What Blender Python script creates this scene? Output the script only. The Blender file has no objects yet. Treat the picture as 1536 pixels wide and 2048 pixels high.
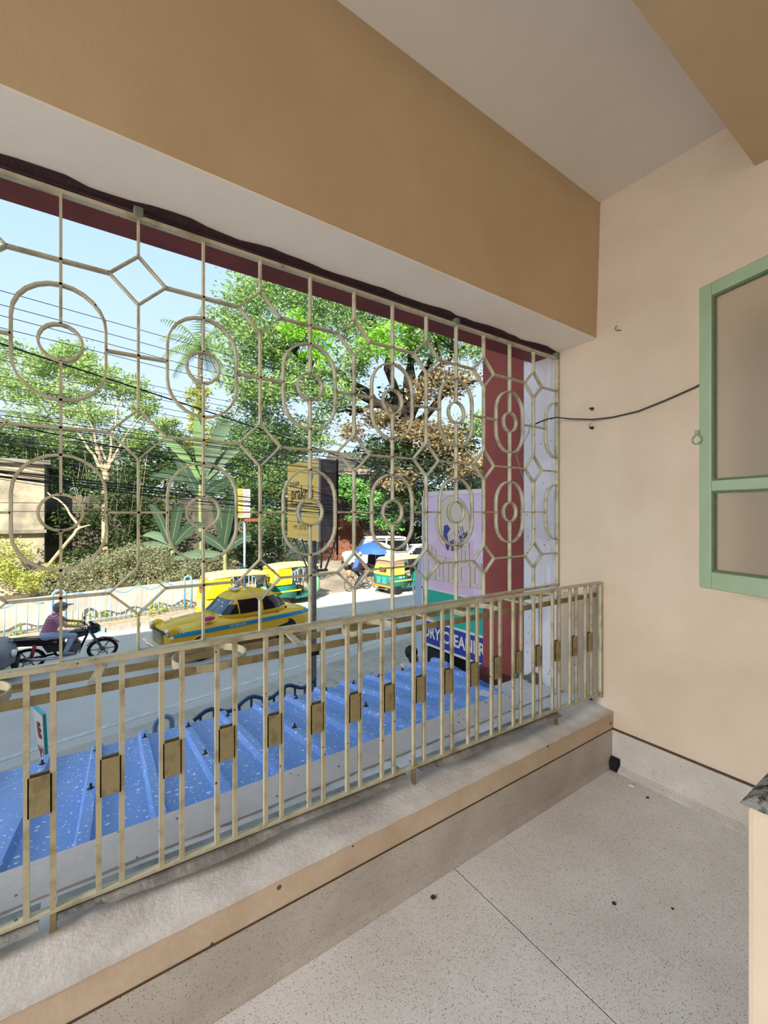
import bpy, bmesh, math, random
import numpy as np
from mathutils import Vector, Matrix

R = random.Random(7)
rng = np.random.default_rng(7)
SC = bpy.context.scene
COL = SC.collection
PI = math.pi

# ------------------------------------------------------------------ camera
TH = math.radians(55.3)          # +X runs along the balcony, +Y out to the street
F_PX, CX, CY, EYE = 870.0, 768.0, 1023.0, 1.4
cs, sn = math.cos(TH), math.sin(TH)
cam = bpy.data.cameras.new('camera')
cam.sensor_fit = 'HORIZONTAL'; cam.sensor_width = 36.0
cam.lens = 36.0 * F_PX / 1536.0
cam.clip_start = 0.02; cam.clip_end = 300
cam.shift_y = -1.0 / 1536.0
cam_o = bpy.data.objects.new('camera', cam); COL.objects.link(cam_o)
cam_o.location = (0, 0, EYE)
cam_o.rotation_euler = (PI / 2, 0, TH - PI / 2)
SC.camera = cam_o

# ------------------------------------------------------------------ sky, sun, lamps, exposure
def lin(c):
    return tuple((v / 255 / 12.92) if v / 255 <= .04045 else ((v / 255 + .055) / 1.055) ** 2.4 for v in c)
w = bpy.data.worlds.new('sky'); SC.world = w; w.use_nodes = True
wn, wl = w.node_tree.nodes, w.node_tree.links
wn.clear()
wo = wn.new('ShaderNodeOutputWorld'); wb = wn.new('ShaderNodeBackground')
wt = wn.new('ShaderNodeTexCoord'); ws = wn.new('ShaderNodeSeparateXYZ'); wr = wn.new('ShaderNodeValToRGB')
wl.new(wt.outputs['Generated'], ws.inputs[0]); wl.new(ws.outputs['Z'], wr.inputs[0])
wr.color_ramp.elements[0].position = 0.0; wr.color_ramp.elements[0].color = (*lin((226, 240, 252)), 1)
wr.color_ramp.elements[1].position = 0.55; wr.color_ramp.elements[1].color = (*lin((178, 215, 250)), 1)
wl.new(wr.outputs[0], wb.inputs[0]); wb.inputs[1].default_value = SKY = 1.0
wl.new(wb.outputs[0], wo.inputs[0])
SUN_DIR = Vector((0.55, 0.60, -0.58)).normalized()       # the way the light travels
sl = bpy.data.lights.new('sun', 'SUN'); sl.energy = 9.5; sl.angle = math.radians(.6); sl.color = (1.0, .93, .80)
so = bpy.data.objects.new('sun', sl); COL.objects.link(so)
so.rotation_euler = SUN_DIR.to_track_quat('-Z', 'Y').to_euler(); so.location = (-8, -20, 30)
# added fill lamp in the unseen room behind the camera, no window there
rl = bpy.data.lights.new('room_fill', 'AREA'); rl.shape = 'RECTANGLE'; rl.size = 2.4; rl.size_y = 1.6
rl.energy = 26; rl.color = (1.0, .97, .92)
ro = bpy.data.objects.new('room_fill', rl); COL.objects.link(ro)
ro.location = (-.6, -3.3, 1.5); ro.rotation_euler = (PI / 2, 0, 0)
# added fill lamp inside the closed left wall, brightens end wall and floor
el_ = bpy.data.lights.new('end_fill', 'AREA'); el_.shape = 'RECTANGLE'; el_.size = 1.1; el_.size_y = 1.9
el_.energy = 132; el_.color = (.96, .98, 1.0); el_.spread = math.radians(105)
eo = bpy.data.objects.new('end_fill', el_); COL.objects.link(eo)
eo.location = (-4.85, .72, 1.75); eo.rotation_euler = (PI / 2 - math.radians(29), 0, -PI / 2)
SC.view_settings.view_transform = 'Standard'; SC.view_settings.look = 'None'
SC.view_settings.exposure = 0.3; SC.view_settings.gamma = 1.0
SC.view_settings.use_curve_mapping = False

# ------------------------------------------------------------------ materials
MATS = {}
def mat(name, rgb, rough=.65, var=0.0, scale=6.0, bump=0.0, bscale=None, metal=0.0, rgb2=None, vmix=(.35, .7), detail=6,
        speck=None, rand=0.0, transl=0.0, trans=0.0, spec=.4, coat=0.0, emit=None):
    """noise-mixed procedural surface; rgb in sRGB 0-255; speck=(rgb, scale, threshold)"""
    if name in MATS: return MATS[name]
    m = bpy.data.materials.new(name); m.use_nodes = True
    nt = m.node_tree; N, L = nt.nodes, nt.links
    b = N['Principled BSDF']
    b.inputs['Roughness'].default_value = rough; b.inputs['Metallic'].default_value = metal
    b.inputs['Specular IOR Level'].default_value = spec
    b.inputs['Coat Weight'].default_value = coat
    b.inputs['Transmission Weight'].default_value = trans
    c = (*lin(rgb), 1)
    b.inputs['Base Color'].default_value = c
    tc = N.new('ShaderNodeTexCoord'); src = None
    def noise(sc, det=detail):
        n = N.new('ShaderNodeTexNoise'); n.inputs['Scale'].default_value = sc; n.inputs['Detail'].default_value = det
        n.inputs['Roughness'].default_value = .6
        L.new(tc.outputs['Object'], n.inputs['Vector']); return n
    if var or rgb2:
        n = noise(scale); r = N.new('ShaderNodeValToRGB')
        c2 = (*lin(rgb2), 1) if rgb2 else tuple(max(0, x * (1 - var)) for x in c[:3]) + (1,)
        r.color_ramp.elements[0].position = vmix[0]; r.color_ramp.elements[0].color = c2
        r.color_ramp.elements[1].position = vmix[1]; r.color_ramp.elements[1].color = c
        L.new(n.outputs['Fac'], r.inputs[0]); src = r.outputs[0]
    if speck:
        for (srgb, ssc, th) in (speck if isinstance(speck, list) else [speck]):
            v = N.new('ShaderNodeTexVoronoi'); v.inputs['Scale'].default_value = ssc; v.inputs['Randomness'].default_value = 1
            L.new(tc.outputs['Object'], v.inputs['Vector'])
            nn = noise(ssc * .35, 2)
            mu = N.new('ShaderNodeMath'); mu.operation = 'MULTIPLY'
            L.new(nn.outputs['Fac'], mu.inputs[0]); mu.inputs[1].default_value = th * 2
            lt = N.new('ShaderNodeMath'); lt.operation = 'LESS_THAN'
            L.new(v.outputs['Distance'], lt.inputs[0]); L.new(mu.outputs[0], lt.inputs[1])
            cr = N.new('ShaderNodeMath'); cr.operation = 'GREATER_THAN'      # only some of the cells carry a speck
            sx = N.new('ShaderNodeSeparateColor'); L.new(v.outputs['Color'], sx.inputs[0])
            L.new(sx.outputs[0], cr.inputs[0]); cr.inputs[1].default_value = .45
            an = N.new('ShaderNodeMath'); an.operation = 'MULTIPLY'
            L.new(lt.outputs[0], an.inputs[0]); L.new(cr.outputs[0], an.inputs[1])
            mx = N.new('ShaderNodeMix'); mx.data_type = 'RGBA'
            L.new(an.outputs[0], mx.inputs['Factor'])
            if src: L.new(src, mx.inputs['A'])
            else: mx.inputs['A'].default_value = c
            mx.inputs['B'].default_value = (*lin(srgb), 1); src = mx.outputs['Result']
    if rand:
        g = N.new('ShaderNodeNewGeometry'); hs = N.new('ShaderNodeHueSaturation')
        mr = N.new('ShaderNodeMapRange'); mr.inputs['To Min'].default_value = 1 - rand; mr.inputs['To Max'].default_value = 1 + rand
        L.new(g.outputs['Random Per Island'], mr.inputs['Value']); L.new(mr.outputs[0], hs.inputs['Value'])
        m2 = N.new('ShaderNodeMapRange'); m2.inputs['To Min'].default_value = .5 - rand * .07; m2.inputs['To Max'].default_value = .5 + rand * .05
        L.new(g.outputs['Random Per Island'], m2.inputs['Value']); L.new(m2.outputs[0], hs.inputs['Hue'])
        if src: L.new(src, hs.inputs['Color'])
        else: hs.inputs['Color'].default_value = c
        src = hs.outputs[0]
    if src: L.new(src, b.inputs['Base Color'])
    if bump:
        n = noise(bscale or scale * 4); bp = N.new('ShaderNodeBump'); bp.inputs['Strength'].default_value = bump
        bp.inputs['Distance'].default_value = .02
        L.new(n.outputs['Fac'], bp.inputs['Height']); L.new(bp.outputs[0], b.inputs['Normal'])
    if transl:
        out = N['Material Output']; t = N.new('ShaderNodeBsdfTranslucent'); mx = N.new('ShaderNodeMixShader'); mx.inputs[0].default_value = transl
        if src: L.new(src, t.inputs['Color'])
        else: t.inputs['Color'].default_value = c
        L.new(b.outputs[0], mx.inputs[1]); L.new(t.outputs[0], mx.inputs[2]); L.new(mx.outputs[0], out.inputs['Surface'])
    if emit: b.inputs['Emission Color'].default_value = (*lin(rgb), 1); b.inputs['Emission Strength'].default_value = emit
    MATS[name] = m
    return m

# ------------------------------------------------------------------ mesh builder
class MB:
    def __init__(s): s.v = []; s.f = []; s.m = []; s.sm = []
    def add(s, vs, fs, mi=0, smooth=False, M=None):
        k = len(s.v)
        s.v += [tuple(M @ Vector(p)) for p in vs] if M is not None else [tuple(p) for p in vs]
        s.f += [tuple(i + k for i in f) for f in fs]; s.m += [mi] * len(fs); s.sm += [smooth] * len(fs)
        return s
    def box(s, a, b, mi=0, M=None, ch=0.0):
        x0, y0, z0 = (min(a[i], b[i]) for i in range(3)); x1, y1, z1 = (max(a[i], b[i]) for i in range(3))
        if ch > 0:
            bm = bmesh.new(); bmesh.ops.create_cube(bm, size=1)
            bmesh.ops.scale(bm, vec=(x1 - x0, y1 - y0, z1 - z0), verts=bm.verts)
            bmesh.ops.translate(bm, vec=((x0 + x1) / 2, (y0 + y1) / 2, (z0 + z1) / 2), verts=bm.verts)
            bmesh.ops.bevel(bm, geom=bm.edges[:], offset=ch, segments=2, affect='EDGES', profile=.5)
            return s.bm(bm, mi, False, M)
        vs = [(x0, y0, z0), (x1, y0, z0), (x1, y1, z0), (x0, y1, z0), (x0, y0, z1), (x1, y0, z1), (x1, y1, z1), (x0, y1, z1)]
        return s.add(vs, [(0, 3, 2, 1), (4, 5, 6, 7), (0, 1, 5, 4), (1, 2, 6, 5), (2, 3, 7, 6), (3, 0, 4, 7)], mi, False, M)
    def bm(s, bm, mi=0, smooth=False, M=None):
        bm.verts.index_update()
        s.add([v.co[:] for v in bm.verts], [[v.index for v in f.verts] for f in bm.faces], mi, smooth, M); bm.free(); return s
    def hexa(s, p, mi=0, M=None):        # 8 points: bottom ring then top ring
        return s.add(p, [(0, 3, 2, 1), (4, 5, 6, 7), (0, 1, 5, 4), (1, 2, 6, 5), (2, 3, 7, 6), (3, 0, 4, 7)], mi, False, M)
    def tube(s, pts, r, n=8, mi=0, closed=False, M=None, smooth=True, flat=None):
        """round tube (radius r, number or list), or a flat bar when flat=(half_a, half_b, axis): axis is the bar's wide direction"""
        P = [Vector(p) for p in pts]; k = len(P); rr = r if isinstance(r, (list, tuple)) else [r] * k
        vs = []; prev = None
        for i in range(k):
            if closed: t = P[(i + 1) % k] - P[i - 1]
            else: t = P[min(i + 1, k - 1)] - P[max(i - 1, 0)]
            if t.length < 1e-9: t = Vector((0, 0, 1))
            t.normalize()
            if flat:
                ax = Vector(flat[2]); bx = t.cross(ax).normalized(); ax = bx.cross(t).normalized()
                a, b = flat[0], flat[1]
                vs += [P[i] + ax * a + bx * b, P[i] - ax * a + bx * b, P[i] - ax * a - bx * b, P[i] + ax * a - bx * b]
                continue
            if prev is None:
                up = Vector((0, 0, 1)) if abs(t.z) < .9 else Vector((1, 0, 0)); prev = t.cross(up).normalized()
            u = (prev - t * prev.dot(t));
            if u.length < 1e-6: u = t.orthogonal()
            u.normalize(); prev = u; q = t.cross(u)
            vs += [P[i] + (u * math.cos(2 * PI * j / n) + q * math.sin(2 * PI * j / n)) * rr[i] for j in range(n)]
        if flat: n = 4; smooth = False
        fs = []
        for i in range(k if closed else k - 1):
            o, o2 = i * n, ((i + 1) % k) * n
            fs += [(o + j, o + (j + 1) % n, o2 + (j + 1) % n, o2 + j) for j in range(n)]
        if not closed: fs += [tuple(range(n - 1, -1, -1)), tuple((k - 1) * n + j for j in range(n))]
        return s.add(vs, fs, mi, smooth, M)
    def lathe(s, prof, n=20, mi=0, M=None, smooth=True, cap=True):      # prof: (r, z) list, about Z
        vs = []; fs = []
        for (r, z) in prof: vs += [(r * math.cos(2 * PI * j / n), r * math.sin(2 * PI * j / n), z) for j in range(n)]
        for i in range(len(prof) - 1): fs += [(i * n + j, i * n + (j + 1) % n, (i + 1) * n + (j + 1) % n, (i + 1) * n + j) for j in range(n)]
        if cap and prof[0][0] > 1e-4: fs.append(tuple(range(n - 1, -1, -1)))
        if cap and prof[-1][0] > 1e-4: fs.append(tuple((len(prof) - 1) * n + j for j in range(n)))
        return s.add(vs, fs, mi, smooth, M)
    def ell(s, c, r, mi=0, n=14, k=9, M=None):
        prof = [(math.sin(PI * i / k), -math.cos(PI * i / k)) for i in range(k + 1)]
        T = Matrix.Translation(c) @ Matrix.Diagonal((*r, 1)); T = M @ T if M is not None else T
        return s.lathe([(max(a, 1e-5), b) for a, b in prof], n, mi, T)
    def prism(s, poly, a, b, axis='y', mi=0, M=None, smooth=False):
        """polygon extruded from a to b along an axis; poly is (x,z) for y, (y,z) for x, (x,y) for z"""
        g = {'y': lambda p, t: (p[0], t, p[1]), 'x': lambda p, t: (t, p[0], p[1]), 'z': lambda p, t: (p[0], p[1], t)}[axis]
        n = len(poly); vs = [g(p, a) for p in poly] + [g(p, b) for p in poly]
        fs = [tuple(range(n)), tuple(range(2 * n - 1, n - 1, -1))] + [(i, n + i, n + (i + 1) % n, (i + 1) % n) for i in range(n)]
        return s.add(vs, fs, mi, smooth, M)
    def loft(s, rings, mi=0, M=None, smooth=True, cap=True):
        n = len(rings[0]); vs = [p for r in rings for p in r]; fs = []
        for i in range(len(rings) - 1): fs += [(i * n + j, i * n + (j + 1) % n, (i + 1) * n + (j + 1) % n, (i + 1) * n + j) for j in range(n)]
        if cap: fs += [tuple(range(n - 1, -1, -1)), tuple((len(rings) - 1) * n + j for j in range(n))]
        return s.add(vs, fs, mi, smooth, M)
    def mesh(s, name, mats):
        me = bpy.data.meshes.new(name); me.from_pydata(s.v, [], s.f)
        for m in (mats if isinstance(mats, (list, tuple)) else [mats]): me.materials.append(m)
        me.polygons.foreach_set('material_index', s.m); me.polygons.foreach_set('use_smooth', s.sm); me.update()
        bm = bmesh.new(); bm.from_mesh(me); bmesh.ops.recalc_face_normals(bm, faces=bm.faces); bm.to_mesh(me); bm.free()
        return me
    def build(s, name, mats, parent=None, world=False, **kw):
        if world and parent is not None:
            l = parent
            off = Vector((0, 0, 0))
            while l is not None: off += l.location; l = l.parent
            s.v = [tuple(Vector(p) - off) for p in s.v]
        o = bpy.data.objects.new(name, s.mesh(name, mats)); COL.objects.link(o)
        if parent is not None: o.parent = parent
        for k, v in kw.items(): o[k] = v
        return o
def rebase(o, loc):
    """move a mesh object's origin to loc without moving the mesh"""
    o.data.transform(Matrix.Translation(-Vector(loc))); o.location = loc; return o
def thing(name, label, cat, loc=(0, 0, 0), rz=0, group=None):
    o = bpy.data.objects.new(name, None); COL.objects.link(o); o.location = loc; o.rotation_euler = (0, 0, rz)
    o['label'] = label; o['category'] = cat; o.empty_display_size = .1
    if group: o['group'] = group
    return o
def tag(o, label, cat, group=None):
    o['label'] = label; o['category'] = cat
    if group: o['group'] = group
    return o
def struct(name, mb, m, parent=None):
    o = mb.build(name, m, parent)
    if parent is None: o['kind'] = 'structure'
    return o
def clone(o, parent=None, loc=None, label=None):
    c = o.copy(); COL.objects.link(c)
    if parent is not None: c.parent = parent
    if loc is not None: c.location = loc
    if label: c['label'] = label
    for ch in list(o.children): clone(ch, c)
    return c
def T(x=0, y=0, z=0): return Matrix.Translation((x, y, z))
def Rx(a): return Matrix.Rotation(a, 4, 'X')
def Ry(a): return Matrix.Rotation(a, 4, 'Y')
def Rz(a): return Matrix.Rotation(a, 4, 'Z')
def text_mesh(body, size, depth=.002, align='CENTER', bold=0.0, sx=1.0):
    cu = bpy.data.curves.new('lettering', 'FONT'); cu.body = body; cu.size = size; cu.extrude = depth; cu.align_x = align; cu.align_y = 'CENTER'
    cu.offset = bold; cu.resolution_u = 3
    o = bpy.data.objects.new('lettering', cu); COL.objects.link(o)
    me = bpy.data.meshes.new_from_object(o.evaluated_get(bpy.context.evaluated_depsgraph_get()))
    bpy.data.objects.remove(o); bpy.data.curves.remove(cu)
    if sx != 1: me.transform(Matrix.Diagonal((sx, 1, 1, 1)))
    return me
def lettering(body, size, m, parent, M, name='lettering', **k):
    me = text_mesh(body, size, **k); me.transform(M); me.materials.clear(); me.materials.append(m)
    o = bpy.data.objects.new(name, me); COL.objects.link(o); o.parent = parent; return o
def at(u, v, D):
    """a point of the street at depth D, seen in the photograph at (u, v)"""
    a, b = (u - CX) / F_PX, (CY - v) / F_PX
    return Vector(((sn * a + cs) * D, (-cs * a + sn) * D, EYE + b * D))
GZ = -2.4                                                  # street level below the balcony floor
# ================================================================== the balcony
paint = mat('cream_wall_paint', (216, 197, 174), .75, rgb2=(206, 186, 162), scale=2.5, vmix=(.35, .65), bump=.06, bscale=40)
paint_pale = mat('pale_soffit_paint', (248, 238, 224), .8, rgb2=(240, 229, 214), scale=3, bump=.05, bscale=30)
ceil_m = mat('white_ceiling_paint', (232, 224, 212), .85, var=.05, scale=3)
maroon = mat('maroon_paint', (134, 62, 58), .7, rgb2=(108, 50, 48), scale=5, bump=.15, bscale=30)
maroon_raw = mat('flaking_dark_maroon', (74, 42, 44), .9, rgb2=(46, 26, 30), scale=25, bump=.5, bscale=60)
terrazzo = mat('grey_terrazzo', (222, 220, 219), .55, rgb2=(204, 200, 197), scale=3.0, vmix=(.3, .7), bump=.05, bscale=60,
               speck=[((150, 142, 134), 210, .30), ((226, 223, 220), 170, .28), ((104, 94, 86), 95, .14)])
terr_skirt = mat('terrazzo_skirting', (204, 197, 188), .6, rgb2=(182, 173, 162), scale=4, speck=[((140, 132, 122), 190, .26), ((110, 100, 90), 75, .12)])
band_m = mat('beige_painted_band', (214, 194, 170), .75, rgb2=(196, 172, 146), scale=5, vmix=(.3, .62), bump=.12, bscale=40, speck=((120, 90, 66), 16, .12))
sill_m = mat('weathered_sill_cement', (222, 218, 214), .9, rgb2=(186, 179, 174), scale=5, vmix=(.3, .65), bump=.22, bscale=70)
dark_joint = mat('dark_joint', (46, 40, 36), .9, var=.3, scale=30)
groove_m = mat('brown_groove', (100, 76, 56), .9, var=.3, scale=20)
jamb_m = mat('white_lime_wall', (246, 240, 240), .8, rgb2=(228, 220, 222), scale=4, bump=.15, bscale=30, speck=((164, 152, 150), 20, .1))
black_m = mat('black_soot', (28, 26, 26), .95, var=.3, scale=20)

CZ, SZ, XW = 3.14, 2.375, 2.40          # ceiling, soffit, end wall
# floor: two terrazzo bays with a thin dark dividing strip
fl = struct('floor', MB().box((-5.0, -3.6, -.2), (XW + .2, 1.30, -.012)), dark_joint)
for (x0, x1) in ((-5.0, 1.197), (1.203, XW + .05)):
    MB().box((x0, -3.6, -.012), (x1, 1.285, 0)).build('terrazzo_bay', terrazzo, fl)
# end wall (right), reaching out to the facade
wr_ = struct('wall_right', MB().prism([(-3.6, -.2), (1.84, -.2), (1.84, .05), (1.84, 2.9), (1.84, 3.4), (-3.6, 3.4)], XW, XW + .24, 'x'), paint)
MB().box((XW - .003, 1.60, .30), (XW + .001, 1.838, 2.38)).build('lime_reveal', jamb_m, wr_)
struct('wall_left', MB().box((-5.24, -3.6, -.2), (-5.0, 1.84, 3.4)), paint)
bk = MB().box((-5.24, -3.84, -.2), (XW + .24, -3.6, 3.4))
struct('wall_back', bk, mat('back_room_paint', (226, 214, 196), .8, var=.05, scale=3))
struct('ceiling', MB().box((-5.24, -3.84, CZ), (XW + .24, 1.4, CZ + .3)), ceil_m)
# front beam over the opening: face toned tan for shade, pale soffit, maroon outside
fb = struct('trim_1', MB().hexa([(-5.0, 1.275, SZ), (XW, 1.345, SZ + .012), (XW, 1.62, SZ), (-5.0, 1.62, SZ),
                                (-5.0, 1.262, CZ), (XW, 1.322, CZ), (XW, 1.8, CZ), (-5.0, 1.8, CZ)]), mat('shaded_beam_paint', (200, 174, 138), .75, rgb2=(192, 164, 127), scale=2.5, bump=.05, bscale=40))
MB().hexa([(-5.0, 1.277, SZ - .006), (XW, 1.347, SZ + .006), (XW, 1.60, SZ - .004), (-5.0, 1.60, SZ - .004),
           (-5.0, 1.277, SZ), (XW, 1.347, SZ + .012), (XW, 1.60, SZ + .001), (-5.0, 1.60, SZ + .001)]).build('soffit_plaster', paint_pale, fb)
MB().box((-5.0, 1.60, SZ - .012), (XW, 1.775, SZ + .9)).build('outer_lintel', maroon, fb)
# ragged flaking strip of maroon along the grille head
fr = MB(); n = 130; xs = [-4.9 + (7.26) * i / n for i in range(n + 1)]
ys = [1.567 - .009 * math.sin(i * .9) - R.uniform(0, .016) for i in range(n + 1)]
vs = []
for x, y in zip(xs, ys): vs += [(x, y, SZ - .009), (x, 1.64, SZ - .014), (x, 1.64, SZ - .001), (x, y + .003, SZ - .003)]
fs = []
for i in range(n): fs += [(i * 4 + j, i * 4 + (j + 1) % 4, i * 4 + 4 + (j + 1) % 4, i * 4 + 4 + j) for j in range(4)]
fr.add(vs, fs).build('flaking_strip', maroon_raw, fb)
# house-side beam with its sloped face
struct('trim_2', MB().prism([(.725, CZ), (.635, 2.90), (-.35, 2.90), (-.35, CZ)], -5.0, XW, 'x'), MATS['shaded_beam_paint'])
# parapet: terrazzo skirting, painted band, rough cement sill
pw = struct('wall_front', MB().box((-5.0, 1.27, -.3), (XW, 1.60, .298)), band_m)
MB().prism([(1.258, 0.0), (1.248, .03), (1.248, .206), (1.27, .208), (1.28, 0.0)], -5.0, XW, 'x').build('skirting_strip', terr_skirt, pw)
MB().prism([(1.285, -.004), (1.243, -.004), (1.243, .006), (1.248, .034), (1.285, .034)], -5.0, XW, 'x').build('floor_cove', terr_skirt, pw)
MB().box((-5.0, 1.2475, .2065), (XW, 1.27, .2125)).build('groove', groove_m, pw)
MB().box((-5.0, 1.249, .2125), (XW, 1.28, .300)).build('painted_band', band_m, pw)
sm_ = MB(); nx, ny = 180, 9; vs = []; fs = []
for i in range(nx + 1):
    for j in range(ny + 1):
        x = -5.0 + (XW + 5.0) * i / nx; y = 1.247 + .42 * j / ny
        z = .306 + .030 * math.exp(-((y - 1.41) / .055) ** 2) + (0 if j == 0 else R.uniform(-.003, .004)) - (.004 if j == 0 else 0)
        vs.append((x, y + (R.uniform(-.002, .002) if j == 0 else 0), z))
for i in range(nx):
    for j in range(ny):
        a = i * (ny + 1) + j; fs.append((a, a + ny + 1, a + ny + 2, a + 1))
k = len(vs); vs += [(v[0], v[1], .296) for v in vs if abs(v[1] - 1.247) < .003]
for i in range(nx): fs.append((i * (ny + 1), k + i, k + i + 1, (i + 1) * (ny + 1)))
sm_.add(vs, fs, 0, True).build('cement_sill', sill_m, pw)
# skirting of the end wall
br = struct('baseboard_right', MB().prism([(-3.6, 0), (1.25, 0), (1.25, .204), (-3.6, .204)], XW - .014, XW + .01, 'x'), terr_skirt)
MB().box((XW - .013, -3.6, .204), (XW + .002, 1.25, .211)).build('groove', groove_m, br)
MB().prism([(XW + .004, -.004), (XW - .044, -.004), (XW - .044, .006), (XW - .014, .028), (XW + .004, .028)], -3.6, 1.25, 'y').build('floor_cove', terr_skirt, br)
# sooty drain hole in the corner
dh = MB()
pts = [(1.249, .012), (1.225, .03), (1.2, .018), (1.17, .0)]
dh.prism([(XW - .052, .002), (XW - .014, .002), (XW - .0145, .06), (XW - .03, .068), (XW - .05, .045)], 1.205, 1.2475, 'y')
dh.build('drain_hole', black_m, br)
# low wall and stone sill of the house window beside the doorway
lw = struct('wall_house', MB().box((1.135, -.12, -.05), (XW, .315, .79), ch=.012), paint)
stone = mat('black_mottled_stone', (44, 44, 42), .35, rgb2=(28, 28, 27), scale=20)
stone_b = mat('broken_stone_edge', (150, 148, 140), .8, rgb2=(40, 40, 38), scale=40, vmix=(.42, .55), bump=.6, bscale=60)
sd = MB().hexa([(1.14, -.12, .79), (XW, -.12, .79), (XW, .325, .79), (1.13, .325, .79), (1.17, -.12, .812), (XW, -.12, .812), (XW, .31, .812), (1.16, .30, .812)], 1)
sd.hexa([(1.165, -.12, .812), (XW, -.12, .812), (XW, .305, .812), (1.172, .288, .812), (1.19, -.12, .836), (XW, -.12, .836), (XW, .28, .836), (1.205, .25, .836)], 0)
sd.build('stone_sill', [stone, stone_b], lw)
# ================================================================== window grille (flat iron bars)
iron = mat('cream_painted_iron', (190, 181, 152), .5, rgb2=(146, 130, 96), scale=14, vmix=(.28, .52), bump=.12, bscale=60, speck=((96, 74, 48), 30, .10))
iron_d = mat('rusty_cream_iron', (152, 138, 100), .6, rgb2=(118, 104, 70), scale=24, vmix=(.3, .5), bump=.2, bscale=60)
YG = 1.59; GT, GB = 2.335, .952
XB = [-1.453, -1.253, -1.053, -.853, -.653, -.453, -.253, -.053, .146, .342, .541, .743, .946, 1.147, 1.345, 1.541, 1.741, 1.950, 2.160, 2.384]
gr = thing('window_grille', 'tall cream iron grille of ovals and diamonds in the opening', 'grille', (.9, YG, GB))
HD, HT = .0105, .0035
def bar(pts, name='bar', m=iron, hd=HD, ht=HT, closed=False, ax=(0, 1, 0), par=gr):
    return MB().tube(pts, 1, flat=(hd, ht, ax), closed=closed).build(name, m, par, world=True)
bar([(XB[0] - .3, YG, GT), (XB[-1] + .012, YG, GT)], 'top_rail', hd=.012, ht=.006)
bar([(XB[0] - .3, YG, GB), (XB[-1] + .012, YG, GB)], 'bottom_rail', hd=.012, ht=.006)
bar([(XB[-1] + .006, YG, GB), (XB[-1] + .006, YG, GT)], 'end_upright', hd=.012, ht=.005)
DZ = [(2.215, 2.060), (1.726, 1.567), (1.223, 1.072)]          # diamonds
OZ = [(2.065, 1.726), (1.566, 1.228)]                          # ovals
JZ = [2.137, 1.645, 1.147]
def oval(x, zt, zb, w, half=False):
    r = w; zc0, zc1 = zt - r, zb + r; pts = []
    for i in range(13): a = PI * i / 12; pts.append((x - r * math.cos(a), YG, zc0 + r * math.sin(a)))
    for i in range(13): a = PI * i / 12; pts.append((x + r * math.cos(a), YG, zc1 - r * math.sin(a)))
    if half:
        pts = [p for p in pts if p[0] <= x + 1e-6]
        top = [p for p in pts if p[2] >= zc0 - 1e-6]; bot = [p for p in pts if p[2] <= zc1 + 1e-6]
        pts = sorted(bot, key=lambda p: -p[0]) + sorted(top, key=lambda p: p[0])
    return pts
for i, x in enumerate(XB):
    even = (i % 2 == 0)                      # diamond bars at even index, oval bars at odd index
    last = i == len(XB) - 1
    if even:
        segs = [(GT, DZ[0][0])] + [(DZ[k][1], DZ[k + 1][0]) for k in range(2)] + [(DZ[2][1], GB)]
        for a, b in segs: bar([(x, YG, a), (x, YG, b)], 'upright')
        for (t, b) in DZ:
            c = (t + b) / 2; h = .079
            bar([(x, YG, t), (x + h, YG, c), (x, YG, b), (x - h, YG, c)], 'diamond', closed=True)
        for (t, b), k in zip(OZ, (0, 1)):
            c = (t + b) / 2
            xl = XB[i - 1] + .112 if i else x - .2; xr = XB[i + 1] - .112 if i + 1 < len(XB) else x + .09
            bar([(xl, YG, c), (xr, YG, c)], 'cross_bar')
    else:
        if not last:
            for a, b in ((GT, 1.948), (1.842, 1.45), (1.345, GB)): bar([(x, YG, a), (x, YG, b)], 'upright')
        for (t, b) in OZ:
            bar(oval(x if not last else x + .004, t, b, .112, last), 'oval_ring', closed=not last)
            if not last:
                c = (t + b) / 2
                bar([(x + .053 * math.cos(2 * PI * q / 20), YG, c + .053 * math.sin(2 * PI * q / 20)) for q in range(20)], 'ring', closed=True)
        for z in JZ:
            bar([(XB[i - 1] + .079, YG, z), ((XB[i + 1] - .079) if not last else x, YG, z)], 'cross_bar')
# ties of the grille into the lintel
tie = mat('grey_green_cement', (128, 138, 116), .9, var=.3, scale=30)
for x in (.146, 1.541, 2.375): MB().box((x - .014, YG - .016, GT), (x + .014, YG + .012, GT + .036), ch=.004).build('wall_tie', tie, gr, world=True)

# ================================================================== pot rack between grille and railing
def RY(x): return 1.391 - .031 * (x - 0.0)           # the railing's own line, a little out of true
rk = thing('pot_rack', 'rusty cream iron pot rack between grille and railing', 'pot rack', (.9, 1.5, .90))
bar([(-1.6, 1.595, .902), (2.39, 1.60, .902)], 'outer_rail', iron_d, .004, .0115, par=rk)
bar([(-1.6, RY(-1.6) + .034, .908), (2.39, RY(2.39) + .03, .928)], 'inner_rail', iron_d, .004, .012, par=rk)
for x in (-1.15, -.55, .052, .652, 1.27, 1.87):
    bar([(x, 1.597, .93), (x - .03, RY(x) + .03, .934)], 'tie_bar', iron, .012, .003, ax=(0, 0, 1) if False else (1, 0, 0), par=rk)
for x in (-.88, -.27, .345, .965, 1.57, 2.17):
    yc = (RY(x) + .034 + 1.597) / 2; r_ = .112
    MB().tube([(x + r_ * math.cos(2 * PI * q / 28), yc + r_ * math.sin(2 * PI * q / 28), .921) for q in range(28)], 1, closed=True,
              flat=(.012, .002, (0, 0, 1))).build('pot_ring', iron, rk, world=True)

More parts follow.
